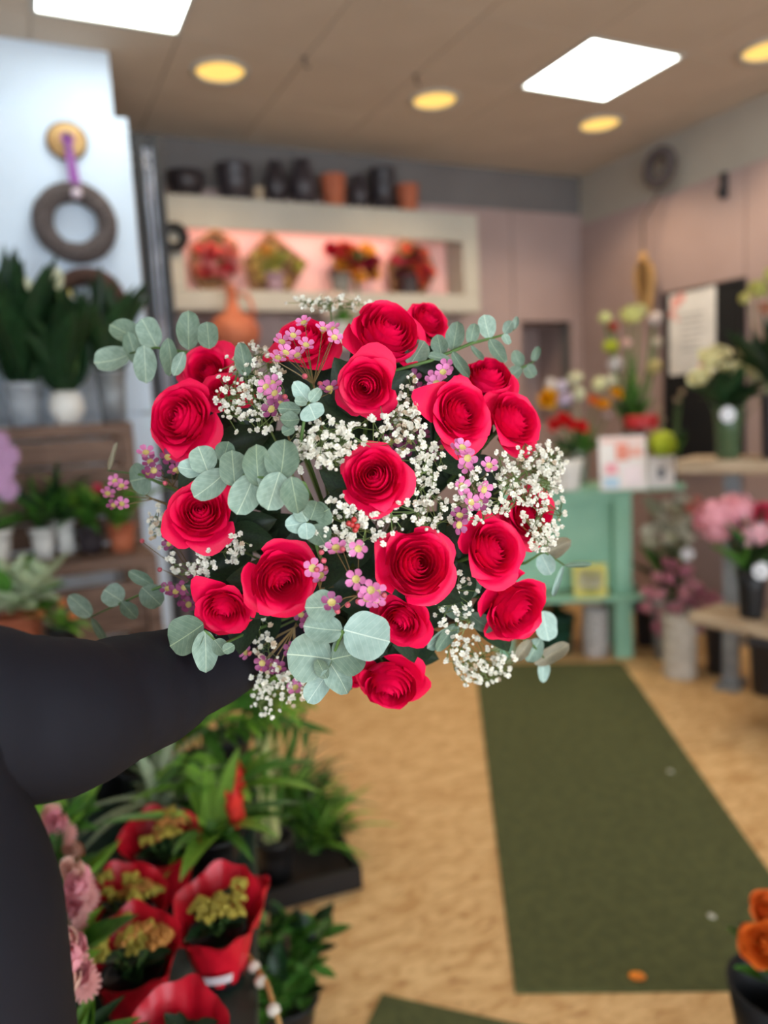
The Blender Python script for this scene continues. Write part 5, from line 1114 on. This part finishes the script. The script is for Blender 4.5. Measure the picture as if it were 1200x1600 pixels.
# pink flowering plants by the jacket
for (px, py, lab, sd, pk) in ((85, 1420, 'pink flowering plant with glossy leaves beside the jacket, far one', 91, [(78, 1275), (88, 1285), (70, 1300), (112, 1330)]), (80, 1525, 'pink flowering plant with glossy leaves beside the jacket, middle one', 92, [(112, 1362), (120, 1385), (108, 1415), (95, 1400), (125, 1370)]), (68, 1660, 'pink flowering plant with glossy leaves beside the jacket, near one', 93, [(98, 1475), (108, 1500), (118, 1520), (102, 1530), (112, 1480)])):
    c = G(px, py, BZ); Z = (c-Vector((0, 0, CAM_Z))).dot(-CB); t = thing('pink_flowering_plant', lab, 'potted plant', c); O('pot', potmesh(.06, .11, M_terr), t)
    clump(t, [OVATE['m'], OVATE['l'], LANCE['m']], 26, .15, .055, 15, 80, (0, 0, .11), .03, sd)
    heads(t, None, [('tulip', (250, 172, 184) if k % 3 else (250, 206, 190), P(x, y, Z-.17+random.uniform(-.03, .03)), .030, (random.uniform(-.5, 1), -.5, .4)) for k, (x, y) in enumerate(pk)]+[('daisy', (248, 184, 178), P(x+12, y+18, Z-.15), .022, FC) for x, y in pk[:3]], (0, 0, .1))
c = G(128, 1765, BZ); t = thing('glossy_plant', 'glossy green plant at the front end of the bench', 'potted plant', c); O('pot', potmesh(.055, .09, M_blackp), t); clump(t, [LANCE['m'], OVATE['l'], LANCE['d']], 22, .12, .045, 15, 75, (0, 0, .09), .02, 94)
# grass tray on the floor
g0, g1, g2 = G(408, 1430, 0), G(567, 1388, 0), G(470, 1240, 0)
ex = (g1-g0); ey = Vector((-ex.y, ex.x, 0)).normalized(); wl = ex.length; dl_ = abs((g2-g1).dot(ey)); t = thing('grass_tray', 'black nursery tray of long green grass on the floor by the bench', 'plant tray', g0, math.atan2(ex.y, ex.x))
m = MB().box(0, wl, 0, .015, 0, .07).box(0, wl, dl_-.015, dl_, 0, .07).box(0, .015, .015, dl_-.015, 0, .07).box(wl-.015, wl, .015, dl_-.015, 0, .07).box(.015, wl-.015, .015, dl_-.015, 0, .012); m.build('tray', M_blackp, t)
MB().box(.016, wl-.016, .016, dl_-.016, .012, .045).build('soil', M_soil, t); rn = random.Random(12); n = 0
GR = [leaf_mesh('grass_blade', M_leafm, 'strap', .0, .05, b_, 6) for b_ in (.3, .6)]+[leaf_mesh('grass_blade', M_leafl, 'strap', .0, .05, .5, 6), leaf_mesh('grass_blade', M_leafd, 'strap', .0, .05, .5, 6)]
for k in range(290):
    p = Vector((rn.uniform(.10, wl-.04), rn.uniform(.18, dl_-.03), .04)); a = rn.uniform(0, 6.28)
    if abs(p.x-wl*.22) < .12 and p.y < .34: p.y += .20
    e = rn.uniform(.15, .9); d = Vector((math.cos(a)*e+.25, math.sin(a)*e-.25, 1)).normalized(); O('grass_blade', rn.choice(GR), t, leaf_M(p, p+d*rn.uniform(.16, .30), .022, Vector((0, 0, 1))-d*d.z+Vector((math.cos(a), math.sin(a), 0))*.01))
c = g0+ex*.22+ey*.10; t = thing('pale_stem_plant', 'pot of upright pale yellow-green stems in the corner of the grass tray', 'potted plant', (c.x, c.y, .045)); O('pot', potmesh(.06, .14, M_blackp), t); clump(t, BLADE['p'], 7, .50, .020, 80, 89, (0, 0, .12), .03, 95); clump(t, BLADE['m'], 8, .45, .028, 65, 85, (0, 0, .12), .03, 96)
c = G(452, 1600, 0); t = thing('leafy_shrub', 'dark leafy potted shrub on the floor beside the bench', 'potted plant', c); O('pot', potmesh(.075, .08, M_blackp), t)
for k in range(10): clump(t, [OVATE['d'], OVATE['m'], OVATE['m']], 16, .085, .045, -10, 80, (.06*math.cos(k*2.4)*(k > 0), .06*math.sin(k*2.4)*(k > 0), .07+.015*k), .04, 97+k)
MB().tube([(0, 0, .05), (.01, 0, .24)], .006, 6).build('stem', M_twigb, t)
a, b = G(385, 1490, BZ+.01), G(440, 1612, BZ+.01); t = thing('dried_twig', 'thin pale twig with small knots lying along the bench edge', 'twig', a)
MB().tube([(0, 0, 0), (b-a)*.5+Vector((.008, 0, .01)), b-a], .005, 6).build('stick', M_dry, t, True)
for s_ in (.25, .45, .8): MB().ball((b-a)*s_+Vector((0, 0, .008)), .012, 8, 6, .8).build('knot', M_stone, t, True)
